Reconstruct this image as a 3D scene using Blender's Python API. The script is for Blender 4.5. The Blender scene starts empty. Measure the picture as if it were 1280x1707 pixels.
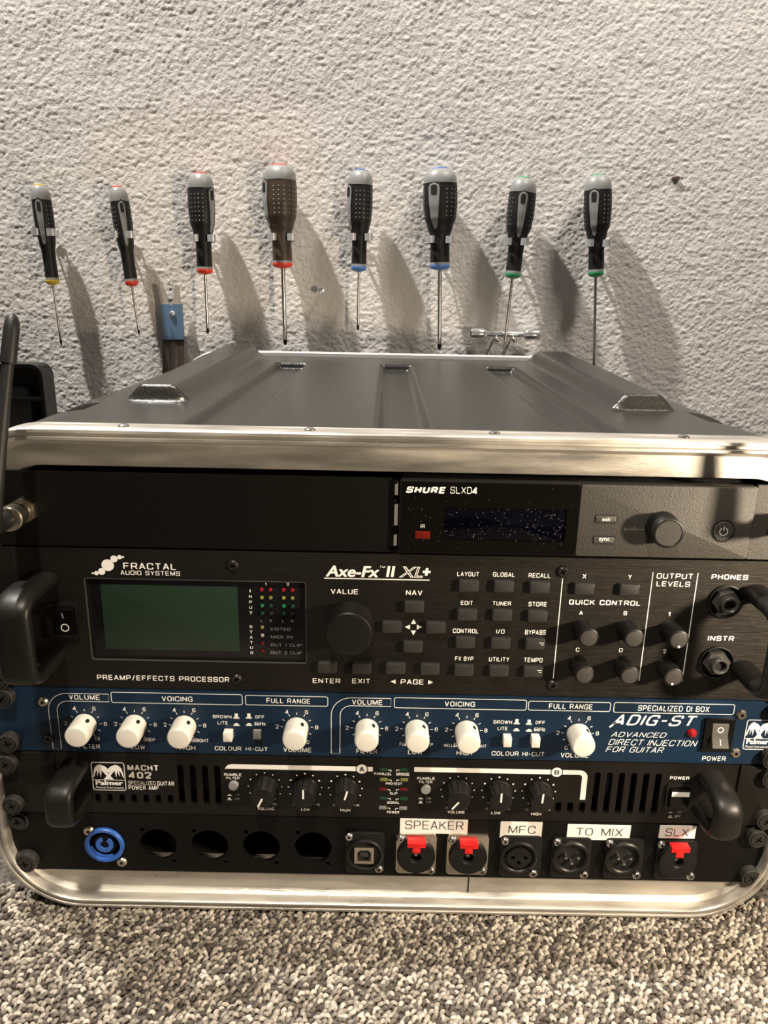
import bpy, bmesh, math, random
from mathutils import Matrix, Vector, noise
import numpy as np
random.seed(7); rng = np.random.default_rng(7)
S = bpy.context.scene
COL = S.collection
ZO = 25.0            # carpet surface lies 25 mm under the bottom edge of the lowest rack panel; all lengths in mm
# ------------------------------------------------------------------ camera
cd = bpy.data.cameras.new('camera'); cam = bpy.data.objects.new('camera', cd); COL.objects.link(cam); S.camera = cam
cd.sensor_fit = 'HORIZONTAL'; cd.sensor_width = 36.0; cd.lens = 36.0*1247.42/1280.0
cd.clip_start = 0.01; cd.clip_end = 30
cam.matrix_world = Matrix(((0.999804, -0.019745, -0.001457, -0.007468),
                           (0.004234, 0.285103, -0.958487, -0.398949),
                           (0.019341, 0.958293, 0.285131, (365.454+ZO)/1000),
                           (0, 0, 0, 1)))
# ------------------------------------------------------------------ light and exposure
S.view_settings.view_transform = 'Standard'; S.view_settings.look = 'None'
S.view_settings.exposure = 0.12; S.view_settings.gamma = 1.0; S.view_settings.use_curve_mapping = False
W = bpy.data.worlds.new('room_light'); S.world = W; W.use_nodes = True
W.node_tree.nodes['Background'].inputs[0].default_value = (1.0, 0.88, 0.74, 1)
W.node_tree.nodes['Background'].inputs[1].default_value = 0.07
def lamp(name, kind, loc, target, power, color, size=0.1, spot=None, blend=0.5, size_y=None):
    l = bpy.data.lights.new(name, kind); o = bpy.data.objects.new(name, l); COL.objects.link(o)
    l.energy = power; l.color = color
    if kind == 'AREA':
        l.shape = 'RECTANGLE'; l.size = size; l.size_y = size_y or size
    else: l.shadow_soft_size = size
    if kind == 'SPOT': l.spot_size = math.radians(spot); l.spot_blend = blend
    o.location = [c/1000 for c in loc]
    o.rotation_euler = (Vector(target)-Vector(loc)).to_track_quat('-Z', 'Y').to_euler()
    return o
lamp('desk_lamp', 'SPOT', (435, -250, 307), (0, 0, 120), 15, (1.0, 0.82, 0.60), 0.018, 104, 0.6)
lamp('ceiling_spot_left', 'SPOT', (-800, 230, 2150), (60, 560, 300), 275, (1.0, 0.94, 0.87), 0.03, 60, 0.8)
lamp('ceiling_spot_right', 'SPOT', (800, -50, 1900), (330, 600, 520), 95, (1.0, 0.90, 0.79), 0.15, 46, 1.0)
lamp('ceiling_spot_front', 'SPOT', (-150, -800, 2100), (0, -170, 0), 170, (1.0, 0.89, 0.74), 0.06, 34, 0.6)

# ------------------------------------------------------------------ materials
def mat(name, col, rough=0.5, metal=0.0, bump=None, spec=0.5, var=None, coat=0.0, emit=None, rvar=None):
    """bump=(scale,strength,distance,kind); var=(scale,amount,(sx,sy,sz)) colour variation"""
    m = bpy.data.materials.new(name); m.use_nodes = True; nt = m.node_tree; N = nt.nodes; L = nt.links
    b = N['Principled BSDF']; b.inputs['Base Color'].default_value = (*col, 1); b.inputs['Roughness'].default_value = rough
    b.inputs['Metallic'].default_value = metal; b.inputs['Specular IOR Level'].default_value = spec
    b.inputs['Coat Weight'].default_value = coat
    if emit: b.inputs['Emission Color'].default_value = (*emit[0], 1); b.inputs['Emission Strength'].default_value = emit[1]
    geo = N.new('ShaderNodeNewGeometry')
    def mapped(sc):
        mp = N.new('ShaderNodeMapping'); mp.inputs['Scale'].default_value = sc; L.new(geo.outputs['Position'], mp.inputs['Vector']); return mp.outputs[0]
    if bump:
        sc, st, dist, kind = bump[:4]; stretch = bump[4] if len(bump) > 4 else (1, 1, 1)
        if kind == 'noise':
            t = N.new('ShaderNodeTexNoise'); t.inputs['Detail'].default_value = 4; out = t.outputs['Fac']
        else:
            t = N.new('ShaderNodeTexVoronoi'); t.feature = 'SMOOTH_F1'; out = t.outputs['Distance']
        t.inputs['Scale'].default_value = sc; L.new(mapped(stretch), t.inputs['Vector'])
        bp = N.new('ShaderNodeBump'); bp.inputs['Strength'].default_value = st; bp.inputs['Distance'].default_value = dist
        L.new(out, bp.inputs['Height']); L.new(bp.outputs[0], b.inputs['Normal'])
    if var or rvar:
        sc, am, st = var or rvar
        t = N.new('ShaderNodeTexNoise'); t.inputs['Scale'].default_value = sc; t.inputs['Detail'].default_value = 5
        L.new(mapped(st), t.inputs['Vector'])
    if var:
        r = N.new('ShaderNodeMapRange'); r.inputs[1].default_value = 0.3; r.inputs[2].default_value = 0.7
        r.inputs[3].default_value = 1-am; r.inputs[4].default_value = 1+am; L.new(t.outputs['Fac'], r.inputs[0])
        mx = N.new('ShaderNodeVectorMath'); mx.operation = 'SCALE'; mx.inputs[0].default_value = col
        L.new(r.outputs[0], mx.inputs['Scale']); L.new(mx.outputs[0], b.inputs['Base Color'])
    if rvar:
        r = N.new('ShaderNodeMapRange'); r.inputs[1].default_value = 0.3; r.inputs[2].default_value = 0.7
        r.inputs[3].default_value = rough-am; r.inputs[4].default_value = rough+am; L.new(t.outputs['Fac'], r.inputs[0])
        L.new(r.outputs[0], b.inputs['Roughness'])
    return m
M = {}
M['wall'] = mat('wall_plaster', (0.68, 0.66, 0.635), 0.95, bump=(420, 0.6, 0.0012, 'noise'), spec=0.1)
M['floor'] = mat('carpet_backing', (0.10, 0.09, 0.08), 1, bump=(260, 1, 0.004, 'voronoi'), var=(300, 0.5, (1, 1, 1)), spec=0.0)
M['alu'] = mat('brushed_aluminium', (0.56, 0.53, 0.48), 0.42, 0.7, rvar=(25, 0.12, (2, 30, 30)), bump=(80, 0.22, 0.0006, 'noise', (2, 40, 40)), var=(18, 0.18, (1, 6, 6)))
M['shell'] = mat('grained_black_plastic', (0.020, 0.019, 0.017), 0.31, bump=(450, 0.5, 0.00045, 'voronoi'))
M['black'] = mat('black_panel', (0.007, 0.007, 0.007), 0.45, bump=(900, 0.15, 0.0003, 'noise'), spec=0.3)
M['blank'] = mat('black_powder_coat', (0.004, 0.0037, 0.0034), 0.5, bump=(1400, 0.35, 0.0003, 'noise'), spec=0.18)
M['anod'] = mat('brushed_black_anodised', (0.032, 0.029, 0.026), 0.45, 0.85, bump=(160, 0.5, 0.0005, 'noise', (0.25, 30, 30)), spec=0.3)
M['blue'] = mat('dark_blue_enamel', (0.005, 0.019, 0.044), 0.42, 0.0, bump=(600, 0.1, 0.0003, 'noise'), var=(30, 0.12, (1, 1, 1)), spec=0.3)
M['brown'] = mat('satin_black_steel', (0.006, 0.005, 0.004), 0.48, bump=(1200, 0.3, 0.0003, 'noise'), spec=0.3)
M['greytex'] = mat('textured_dark_grey_plastic', (0.050, 0.046, 0.040), 0.5, bump=(1500, 0.8, 0.0004, 'noise'))
M['gloss'] = mat('gloss_black_plastic', (0.004, 0.0035, 0.003), 0.2, spec=0.3)
M['dark'] = mat('dark_inside', (0.003, 0.003, 0.003), 0.7)
M['screen'] = mat('dark_display', (0.001, 0.001, 0.003), 0.08)
M['lcd'] = mat('green_display', (0.015, 0.031, 0.019), 0.3, coat=0.2)
M['ir'] = mat('red_window', (0.13, 0.010, 0.004), 0.2)
M['knob'] = mat('black_knob', (0.008, 0.0075, 0.007), 0.42, spec=0.35)
M['knobface'] = mat('dark_grey_knob_face', (0.055, 0.052, 0.048), 0.4)
M['button'] = mat('black_rubber_button', (0.028, 0.027, 0.026), 0.38)
M['cream'] = mat('cream_plastic', (0.80, 0.77, 0.70), 0.4)
M['white'] = mat('white_ink', (0.93, 0.91, 0.87), 0.6)
M['ink_grey'] = mat('grey_ink', (0.26, 0.25, 0.23), 0.6)
M['gold'] = mat('faint_gold_ink', (0.16, 0.13, 0.07), 0.6)
M['blackink'] = mat('black_ink', (0.012, 0.011, 0.012), 0.5)
M['tape'] = mat('white_label_tape', (0.90, 0.87, 0.82), 0.45, var=(90, 0.05, (1, 1, 1)))
M['chrome'] = mat('chrome', (0.92, 0.92, 0.92), 0.16, 0.85)
M['clip'] = mat('zinc_plated_clip', (0.66, 0.68, 0.70), 0.28, 0.55)
M['alu_rim'] = mat('bright_aluminium_rim', (0.85, 0.83, 0.80), 0.4, 0.4)
M['steel'] = mat('steel', (0.50, 0.48, 0.46), 0.25, 1.0)
M['nickel'] = mat('nickel_plate', (0.62, 0.56, 0.47), 0.3, 1.0)
M['screw'] = mat('black_screw', (0.05, 0.047, 0.045), 0.32, 0.7)
M['cup'] = mat('dark_plastic_washer', (0.030, 0.028, 0.026), 0.42)
M['bluep'] = mat('blue_plastic', (0.035, 0.13, 0.50), 0.4)
M['redp'] = mat('red_plastic', (0.72, 0.012, 0.012), 0.4)
M['yelp'] = mat('yellow_plastic', (0.75, 0.55, 0.06), 0.4)
M['orap'] = mat('orange_red_plastic', (0.80, 0.06, 0.03), 0.4)
M['lbluep'] = mat('light_blue_plastic', (0.10, 0.24, 0.62), 0.4)
M['grnp'] = mat('green_plastic', (0.05, 0.36, 0.15), 0.4)
M['greyp'] = mat('grey_plastic', (0.25, 0.255, 0.25), 0.42)
M['rubber'] = mat('black_rubber', (0.011, 0.011, 0.011), 0.5, spec=0.35)
M['brubber'] = mat('worn_brown_black_rubber', (0.055, 0.038, 0.026), 0.5)
M['tip'] = mat('blackened_steel_tip', (0.02, 0.02, 0.02), 0.35, 0.6)
M['bsteel'] = mat('blue_coated_steel', (0.15, 0.25, 0.40), 0.4, 0.3)
M['plate'] = mat('grey_steel_and_lit_edges', (0.52, 0.47, 0.40), 0.4, 0.3)
M['brownp'] = mat('brown_lower_blade', (0.12, 0.085, 0.07), 0.5, 0.3)
M['led_g'] = mat('green_lens', (0.01, 0.16, 0.05), 0.25)
M['led_gd'] = mat('dim_green_lens', (0.006, 0.045, 0.020), 0.3)
M['led_y'] = mat('yellow_lens', (0.24, 0.20, 0.03), 0.25)
M['led_ol'] = mat('olive_lens', (0.17, 0.17, 0.04), 0.3)
M['led_r'] = mat('red_lens', (0.30, 0.008, 0.010), 0.22)
M['led_rd'] = mat('dark_red_lens', (0.12, 0.004, 0.006), 0.22)
M['led_w'] = mat('grey_lens', (0.20, 0.20, 0.20), 0.3)
M['pin'] = mat('silver_pin', (0.85, 0.83, 0.8), 0.2, 1.0)
M['binp'] = mat('glossy_black_plastic_case', (0.006, 0.006, 0.006), 0.25)
M['bingrey'] = mat('dark_grey_tray', (0.05, 0.055, 0.06), 0.4)
M['glass'] = mat('glossy_window_frame', (0.006, 0.006, 0.007), 0.2)

# carpet pile: yarn colour changes from loop to loop
pm = bpy.data.materials.new('wool_loops'); pm.use_nodes = True; _n = pm.node_tree.nodes; _l = pm.node_tree.links
_g = _n.new('ShaderNodeNewGeometry'); _r = _n.new('ShaderNodeValToRGB'); _b = _n['Principled BSDF']
_r.color_ramp.elements[0].position = 0.0; _r.color_ramp.elements[0].color = (0.075, 0.062, 0.055, 1)
_r.color_ramp.elements[1].position = 1.0; _r.color_ramp.elements[1].color = (0.60, 0.54, 0.46, 1)
for p_, c_ in ((0.2, (0.14, 0.12, 0.105)), (0.45, (0.29, 0.26, 0.22)), (0.75, (0.42, 0.375, 0.32))):
    e_ = _r.color_ramp.elements.new(p_); e_.color = (*c_, 1)
_t = _n.new('ShaderNodeTexNoise'); _t.inputs['Scale'].default_value = 700
_m = _n.new('ShaderNodeMix'); _m.data_type = 'RGBA'; _m.blend_type = 'MULTIPLY'; _m.inputs[0].default_value = 0.55
_rr = _n.new('ShaderNodeMapRange'); _rr.inputs[1].default_value = 0.35; _rr.inputs[2].default_value = 0.65; _rr.inputs[3].default_value = 0.35; _rr.inputs[4].default_value = 1.15
_l.new(_g.outputs['Random Per Island'], _r.inputs[0]); _l.new(_g.outputs['Position'], _t.inputs['Vector']); _l.new(_t.outputs['Fac'], _rr.inputs[0])
_l.new(_r.outputs[0], _m.inputs[6]); _l.new(_rr.outputs[0], _m.inputs[7]); _l.new(_m.outputs[2], _b.inputs['Base Color'])
_b.inputs['Roughness'].default_value = 0.95; _b.inputs['Specular IOR Level'].default_value = 0.05
M['pile'] = pm

# ------------------------------------------------------------------ mesh helpers
class MB:
    def __init__(s): s.v = []; s.f = []; s.T = None
    def add(s, vs, fs):
        o = len(s.v)
        if s.T is not None: vs = [tuple(s.T @ Vector(p)) for p in vs]
        s.v.extend(tuple(p) for p in vs); s.f.extend(tuple(i+o for i in f) for f in fs); return s
    def loft(s, loops, cap0=True, cap1=True, closed=True):
        n = len(loops[0]); vs = [p for l in loops for p in l]; fs = []
        for k in range(len(loops)-1):
            for i in range(n if closed else n-1):
                j = (i+1) % n
                fs.append((k*n+i, k*n+j, (k+1)*n+j, (k+1)*n+i))
        if cap0: fs.append(tuple(range(n))[::-1])
        if cap1: fs.append(tuple((len(loops)-1)*n+i for i in range(n)))
        return s.add(vs, fs)
    def rbox(s, x, z, w, h, y0, y1, r=0.6, ch=0.4, n=4, dz=0.0):
        """rounded block on the panel: back at y0, front at y1 (towards the viewer, smaller y)"""
        def L(ins, y, zz=0): return [(px, y, pz+zz) for px, pz in rrect(x, z, w-2*ins, h-2*ins, max(r-ins, 0.02), n)]
        ch = min(ch, w*0.4, h*0.4)
        return s.loft([L(0, y0), L(0, y1+ch), L(ch*0.3, y1+ch*0.3), L(ch, y1)][::1])
    def lathe(s, x, z, prof, n=32, cap0=True, cap1=True):
        """turned about an axis along Y; prof = [(radius, y), ...] from the panel outwards"""
        return s.loft([[(x+r*math.cos(2*math.pi*i/n), y, z+r*math.sin(2*math.pi*i/n)) for i in range(n)] for r, y in prof], cap0, cap1)
    def tube(s, pts, rad, n=12, sec=None, up=(1, 0, 0)):
        loops = []
        for k, p in enumerate(pts):
            a = Vector(pts[max(k-1, 0)]); b = Vector(pts[min(k+1, len(pts)-1)]); d = (b-a).normalized()
            u = Vector(up); u = (u-d*u.dot(d)).normalized(); w = d.cross(u)
            r = rad[k] if isinstance(rad, (list, tuple)) else rad
            ru, rw = sec if sec else (1, 1)
            loops.append([tuple(Vector(p)+u*r*ru*math.cos(2*math.pi*i/n)+w*r*rw*math.sin(2*math.pi*i/n)) for i in range(n)])
        return s.loft(loops)
    def plate(s, outer, holes, y0, y1):
        """flat panel with through holes: outer / holes are lists of (x, z); y0 front, y1 back"""
        bm = bmesh.new(); loops = [outer]+holes; allv = []
        for lp in loops:
            vv = [bm.verts.new((a, y0, b)) for a, b in lp]; allv.append(vv)
            for i in range(len(vv)): bm.edges.new((vv[i], vv[(i+1) % len(vv)]))
        bmesh.ops.triangle_fill(bm, use_beauty=True, use_dissolve=False, edges=bm.edges[:], normal=(0, -1, 0))
        bm.verts.index_update()
        vs = [tuple(v.co) for v in bm.verts]; n = len(vs); fs = []
        for f in bm.faces:
            t = tuple(v.index for v in f.verts)
            if f.normal.y > 0: t = t[::-1]
            fs.append(t); fs.append(tuple(i+n for i in t)[::-1])
        for vv in allv:
            ids = [v.index for v in vv]
            for i in range(len(ids)): a, b = ids[i], ids[(i+1) % len(ids)]; fs.append((a, b, b+n, a+n))
        bm.free()
        return s.add(vs+[(a, y1, c) for a, _, c in vs], fs)
    def flat(s, pts, y):
        """flat ink polygon lying on a panel face"""
        bm = bmesh.new(); vv = [bm.verts.new((a, y, b)) for a, b in pts]
        for i in range(len(vv)): bm.edges.new((vv[i], vv[(i+1) % len(vv)]))
        bmesh.ops.triangle_fill(bm, use_beauty=True, edges=bm.edges[:], normal=(0, -1, 0)); bm.verts.index_update()
        vs = [tuple(v.co) for v in bm.verts]; fs = [tuple(v.index for v in f.verts) for f in bm.faces]; bm.free()
        return s.add(vs, fs)
    def line(s, pts, w, y, closed=False):
        """printed line of width w through (x, z) points"""
        n = len(pts); vs = []; fs = []
        for i in range(n):
            a = Vector(pts[(i-1) % n if closed else max(i-1, 0)]); b = Vector(pts[(i+1) % n if closed else min(i+1, n-1)])
            d = (b-a).normalized(); nn = Vector((-d.y, d.x))*w/2; p = Vector(pts[i])
            vs += [(p.x+nn.x, y, p.y+nn.y), (p.x-nn.x, y, p.y-nn.y)]
        for i in range(n if closed else n-1):
            j = (i+1) % n; fs.append((2*i, 2*i+1, 2*j+1, 2*j))
        return s.add(vs, fs)
    def disc(s, x, z, r, y, n=20): return s.add([(x+r*math.cos(2*math.pi*i/n), y, z+r*math.sin(2*math.pi*i/n)) for i in range(n)], [tuple(range(n))])
    def rect(s, b, y): x, z, w, h = b; return s.add([(x-w/2, y, z-h/2), (x+w/2, y, z-h/2), (x+w/2, y, z+h/2), (x-w/2, y, z+h/2)], [(0, 1, 2, 3)])
    def text(s, t, box, y, bold=0.0, shear=0.0, outline=0.0, stretch=True):
        vs, fs = glyphs(t, bold, outline)
        x, z, w, h = box; vs = [(p[0]+shear*(p[1]-0.5*0), p[1], p[2]) for p in vs]
        x0 = min(p[0] for p in vs); x1 = max(p[0] for p in vs); z0 = min(p[1] for p in vs); z1 = max(p[1] for p in vs)
        kx = w/(x1-x0); kz = h/(z1-z0)
        return s.add([(x-w/2+(p[0]-x0)*kx, y-p[2], z-h/2+(p[1]-z0)*kz) for p in vs], fs)
    def build(s, name, m, parent=None, smooth=True, angle=32, origin=None, fix=True):
        me = bpy.data.meshes.new(name)
        off = Vector(parent_world(parent)) if parent is not None else Vector(origin if origin else center(s.v))
        me.from_pydata([((a-off.x)/1000, (b-off.y)/1000, (c-off.z)/1000) for a, b, c in s.v], [], s.f)
        me.materials.append(M[m])
        if fix:
            bm = bmesh.new(); bm.from_mesh(me); bmesh.ops.recalc_face_normals(bm, faces=bm.faces[:]); bm.to_mesh(me); bm.free()
        me.update()
        if smooth:
            me.polygons.foreach_set('use_smooth', [True]*len(me.polygons)); me.set_sharp_from_angle(angle=math.radians(angle))
        o = bpy.data.objects.new(name, me); COL.objects.link(o)
        if parent is not None: o.parent = parent
        else: o.location = (off.x/1000, off.y/1000, (off.z+ZO)/1000); o['_o'] = tuple(off)
        return o
_org = {}
def center(vs):
    xs = [v[0] for v in vs]; ys = [v[1] for v in vs]; zs = [v[2] for v in vs]
    return ((min(xs)+max(xs))/2, (min(ys)+max(ys))/2, min(zs))
def parent_world(p):
    while p.parent is not None: p = p.parent
    return _org[p.name]
def thing(name, label, cat, loc, group=None):
    o = bpy.data.objects.new(name, None); COL.objects.link(o); o.empty_display_size = 0.02
    o.location = (loc[0]/1000, loc[1]/1000, (loc[2]+ZO)/1000); _org[o.name] = tuple(loc)
    o['label'] = label; o['category'] = cat
    if group: o['group'] = group
    return o
def lab(o, label): o['label'] = label; return o
_gc = {}
_O = [(0, 0), (4, 0), (4, 6), (0, 6)]
# simple stroke alphabet: ('r' rounded | 's' sharp | 'c' closed and rounded, centre line points)
GL = {'A': [('s', (0, 0), (1.9, 6), (2.1, 6), (4, 0)), ('s', (0.8, 1.9), (3.2, 1.9))],
 'B': [('s', (0, 0), (0, 6)), ('r', (0, 6), (3.8, 6), (3.8, 3.1), (0, 3.1)), ('r', (0, 3.1), (4, 3.1), (4, 0), (0, 0))],
 'C': [('r', (4, 4.2), (4, 6), (0, 6), (0, 0), (4, 0), (4, 1.8))], 'D': [('s', (0, 0), (0, 6)), ('r', (0, 6), (4, 6), (4, 0), (0, 0))],
 'E': [('s', (3.8, 6), (0, 6), (0, 0), (3.8, 0)), ('s', (0, 3.05), (3.5, 3.05))], 'F': [('s', (3.8, 6), (0, 6), (0, 0)), ('s', (0, 3), (3.4, 3))],
 'G': [('r', (4, 4.4), (4, 6), (0, 6), (0, 0), (4, 0)), ('s', (4, 0), (4, 2.8), (2.3, 2.8))], 'H': [('s', (0, 0), (0, 6)), ('s', (4, 0), (4, 6)), ('s', (0, 3.05), (4, 3.05))],
 'I': [('s', (0, 0), (0, 6))], 'J': [('r', (3.4, 6), (3.4, 0), (0, 0), (0, 1.9))], 'K': [('s', (0, 0), (0, 6)), ('s', (3.9, 6), (0.2, 2.5)), ('s', (1.5, 3.6), (4, 0))],
 'L': [('s', (0, 6), (0, 0), (3.4, 0))], 'M': [('s', (0, 0), (0, 6)), ('s', (0.1, 6), (2.4, 0.3), (4.7, 6)), ('s', (4.8, 6), (4.8, 0))], 'N': [('s', (0, 0), (0, 6)), ('s', (0.1, 6), (3.9, 0)), ('s', (4, 0), (4, 6))],
 'O': [('c', *_O)], 'P': [('s', (0, 0), (0, 6)), ('r', (0, 6), (4, 6), (4, 2.6), (0, 2.6))], 'Q': [('c', *_O), ('s', (2.5, 1.6), (4.3, -0.5))],
 'R': [('s', (0, 0), (0, 6)), ('r', (0, 6), (4, 6), (4, 2.8), (0, 2.8)), ('s', (2.5, 2.8), (4.1, 0))], 'S': [('r', (4, 4.5), (4, 6), (0, 6), (0, 3.1), (4, 3.1), (4, 0), (0, 0), (0, 1.5))],
 'T': [('s', (0, 6), (4, 6)), ('s', (2, 6), (2, 0))], 'U': [('r', (0, 6), (0, 0), (4, 0), (4, 6))], 'V': [('s', (0, 6), (2, 0), (4, 6))], 'W': [('s', (0, 6), (1.5, 0), (3, 5.6), (4.5, 0), (6, 6))],
 'X': [('s', (0, 0), (4, 6)), ('s', (0, 6), (4, 0))], 'Y': [('s', (0, 6), (2, 2.8), (4, 6)), ('s', (2, 3), (2, 0))], 'Z': [('s', (0, 6), (4, 6), (0, 0), (4, 0))],
 '0': [('c', (0, 0), (3.6, 0), (3.6, 6), (0, 6))], '1': [('s', (0.1, 4.7), (1.3, 6), (1.3, 0))], '2': [('r', (0, 4.4), (0, 6), (3.8, 6), (3.8, 3.5)), ('s', (3.7, 3.6), (0.1, 0.1)), ('s', (0, 0), (3.8, 0))],
 '4': [('s', (3, 0), (3, 6), (0, 1.5), (4, 1.5))], '6': [('r', (3.7, 4.9), (3.7, 6), (0, 6), (0, 0), (3.8, 0), (3.8, 3.4), (0, 3.4))], '8': [('c', (0.1, 3.1), (3.7, 3.1), (3.7, 6), (0.1, 6)), ('c', (0, 0), (3.8, 0), (3.8, 3.1), (0, 3.1))],
 '/': [('s', (0, -0.4), (2.6, 6.4))], '-': [('s', (0, 2.8), (2.2, 2.8))], '+': [('s', (0, 3), (3.4, 3)), ('s', (1.7, 1.3), (1.7, 4.7))], ' ': []}
def stroke_text(t, sw, rr):
    vs = []; fs = []; X = 0.0
    def quad(a, b):
        a = Vector(a); b = Vector(b); d = b-a
        if d.length < 1e-4: return
        d.normalize(); n = Vector((-d.y, d.x))*sw/2; o = len(vs)
        e = 0.0025*(len(fs) % 14); vs.extend([(p.x, p.y, e) for p in (a+n, a-n, b-n, b+n)]); fs.append((o, o+1, o+2, o+3))
    def dot(p):
        o = len(vs); e = 0.0025*(len(fs) % 14); vs.extend([(p[0]+sw/2*1.04*math.cos(math.pi*k/4+math.pi/8), p[1]+sw/2*1.04*math.sin(math.pi*k/4+math.pi/8), e) for k in range(8)]); fs.append(tuple(range(o, o+8)))
    for ch in t:
        g = GL[ch]; wmax = 1.6
        for st in g:
            pts = [Vector(p) for p in st[1:]]; wmax = max([wmax if ch not in 'I1/-' else 0]+[p.x for p in pts]); closed = st[0] == 'c'; n = len(pts); out = []
            for i, p in enumerate(pts):
                if st[0] == 's' or (not closed and i in (0, n-1)): out.append(p); continue
                a = pts[i-1]; b = pts[(i+1) % n]; r_ = min(rr, (a-p).length/2, (b-p).length/2)
                p0 = p+(a-p).normalized()*r_; p1 = p+(b-p).normalized()*r_
                for k in range(5): u = k/4; out.append(p0*(1-u)**2+p*2*u*(1-u)+p1*u*u)
            m = len(out)
            for i in range(m if closed else m-1): quad(out[i]+Vector((X, 0)), out[(i+1) % m]+Vector((X, 0)))
            for i in (range(m) if closed else range(1, m-1)): dot(out[i]+Vector((X, 0)))
        X += (wmax if g else 1.6)+1.15+sw
        if ch == 'I': X += 0.0
    return vs, fs
RR = [1.2]
def glyphs(t, bold, outline):
    k = (t, bold, outline, RR[0])
    if k in _gc: return _gc[k]
    if not outline and all(c in GL for c in t):
        _gc[k] = stroke_text(t, max(0.35, 0.72+bold*22), RR[0]); return _gc[k]
    faux = max(bold, 0.0); bold = 0.0
    cu = bpy.data.curves.new('t', 'FONT'); cu.body = t; cu.size = 1; cu.resolution_u = 3; cu.offset = bold
    if outline: cu.fill_mode = 'NONE'; cu.bevel_depth = outline; cu.bevel_resolution = 0
    ob = bpy.data.objects.new('t', cu); COL.objects.link(ob)
    me = bpy.data.meshes.new_from_object(ob.evaluated_get(bpy.context.evaluated_depsgraph_get()))
    vs = [(v.co.x, v.co.y, 0.0) for v in me.vertices]; fs = [tuple(p.vertices) for p in me.polygons]
    if outline: fs = [f for f in fs if sum(me.vertices[i].co.z for i in f) > 0.0]
    bpy.data.objects.remove(ob); bpy.data.curves.remove(cu); bpy.data.meshes.remove(me)
    if faux > 0:
        v0, f0 = list(vs), list(fs)
        for n_c, (ax, az) in enumerate(((faux, 0), (-faux, 0), (0, faux*0.7), (0, -faux*0.7), (faux*0.6, faux*0.5), (-faux*0.6, -faux*0.5), (faux*0.6, -faux*0.5), (-faux*0.6, faux*0.5))):
            o = len(vs); vs += [(p[0]+ax, p[1]+az, 0.004*(n_c+1)) for p in v0]; fs += [tuple(i+o for i in f) for f in f0]
    _gc[k] = (vs, fs); return _gc[k]
def rrect(x, z, w, h, r, n=5):
    r = min(r, w/2, h/2); out = []
    for cx, cz, a0 in ((x+w/2-r, z+h/2-r, 0), (x-w/2+r, z+h/2-r, 90), (x-w/2+r, z-h/2+r, 180), (x+w/2-r, z-h/2+r, 270)):
        for i in range(n+1):
            a = math.radians(a0+90*i/n); out.append((cx+r*math.cos(a), cz+r*math.sin(a)))
    return out
def circ(x, z, r, n=28): return [(x+r*math.cos(2*math.pi*i/n), z+r*math.sin(2*math.pi*i/n)) for i in range(n)]
def one(fn, name, m, parent, *a, **k):
    mb = MB(); getattr(mb, fn)(*a, **k); return mb.build(name, m, parent)

INK = -0.12   # ink lies this far in front of a panel face

# ------------------------------------------------------------------ setting: wall and floor
def axis(lo, hi, flo, fhi, fine, coarse):
    a = list(np.arange(lo, flo, coarse))+list(np.arange(flo, fhi, fine))+list(np.arange(fhi, hi+1, coarse)); return np.array(a)
def grid_mesh(name, X, Z, y, mkey):
    nx, nz = len(X), len(Z); v = np.zeros((nz, nx, 3)); v[..., 0] = X[None, :]; v[..., 2] = Z[:, None]; v[..., 1] = y
    return v
WY = 600.0
X = axis(-1800, 1800, -620, 620, 1.5, 60); Z = axis(-ZO, 1400, 170, 760, 1.5, 45)
v = grid_mesh('w', X, Z, WY, 'wall'); nx, nz = len(X), len(Z)
for k in range(nz):
    z = Z[k]
    for i in range(nx):
        if -625 < X[i] < 625 and 165 < z < 765:
            p = Vector((X[i]/3.7, z/3.4, 0.0)); n1 = noise.noise(p); n2 = noise.noise(p*0.45+Vector((9, 3, 1)))
            v[k, i, 1] -= 0.75*n1+0.55*n2+0.7*noise.noise(p*0.08)
me = bpy.data.meshes.new('wall_back'); me.vertices.add(nx*nz)
vv = v.copy(); vv[..., 2] += ZO; me.vertices.foreach_set('co', (vv/1000).astype('f').ravel())
idx = np.arange(nx*nz).reshape(nz, nx)
q = np.stack([idx[:-1, :-1], idx[:-1, 1:], idx[1:, 1:], idx[1:, :-1]], -1).reshape(-1, 4)
me.loops.add(q.size); me.loops.foreach_set('vertex_index', q.ravel().astype('i')); me.polygons.add(len(q))
me.polygons.foreach_set('loop_start', np.arange(0, q.size, 4, dtype='i')); me.update(calc_edges=True)
me.polygons.foreach_set('use_smooth', [True]*len(me.polygons)); me.materials.append(M['wall'])
wall = bpy.data.objects.new('wall_back', me); COL.objects.link(wall); wall['kind'] = 'structure'; wall['label'] = 'rough white plastered wall'
fm = MB(); fm.add([(-1800, -1600, -ZO-2.5), (1800, -1600, -ZO-2.5), (1800, WY+2, -ZO-2.5), (-1800, WY+2, -ZO-2.5)], [(0, 1, 2, 3)])
floor = fm.build('floor', 'floor', origin=(0, 0, -ZO)); floor['kind'] = 'structure'; floor['label'] = 'grey speckled loop carpet floor'
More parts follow.
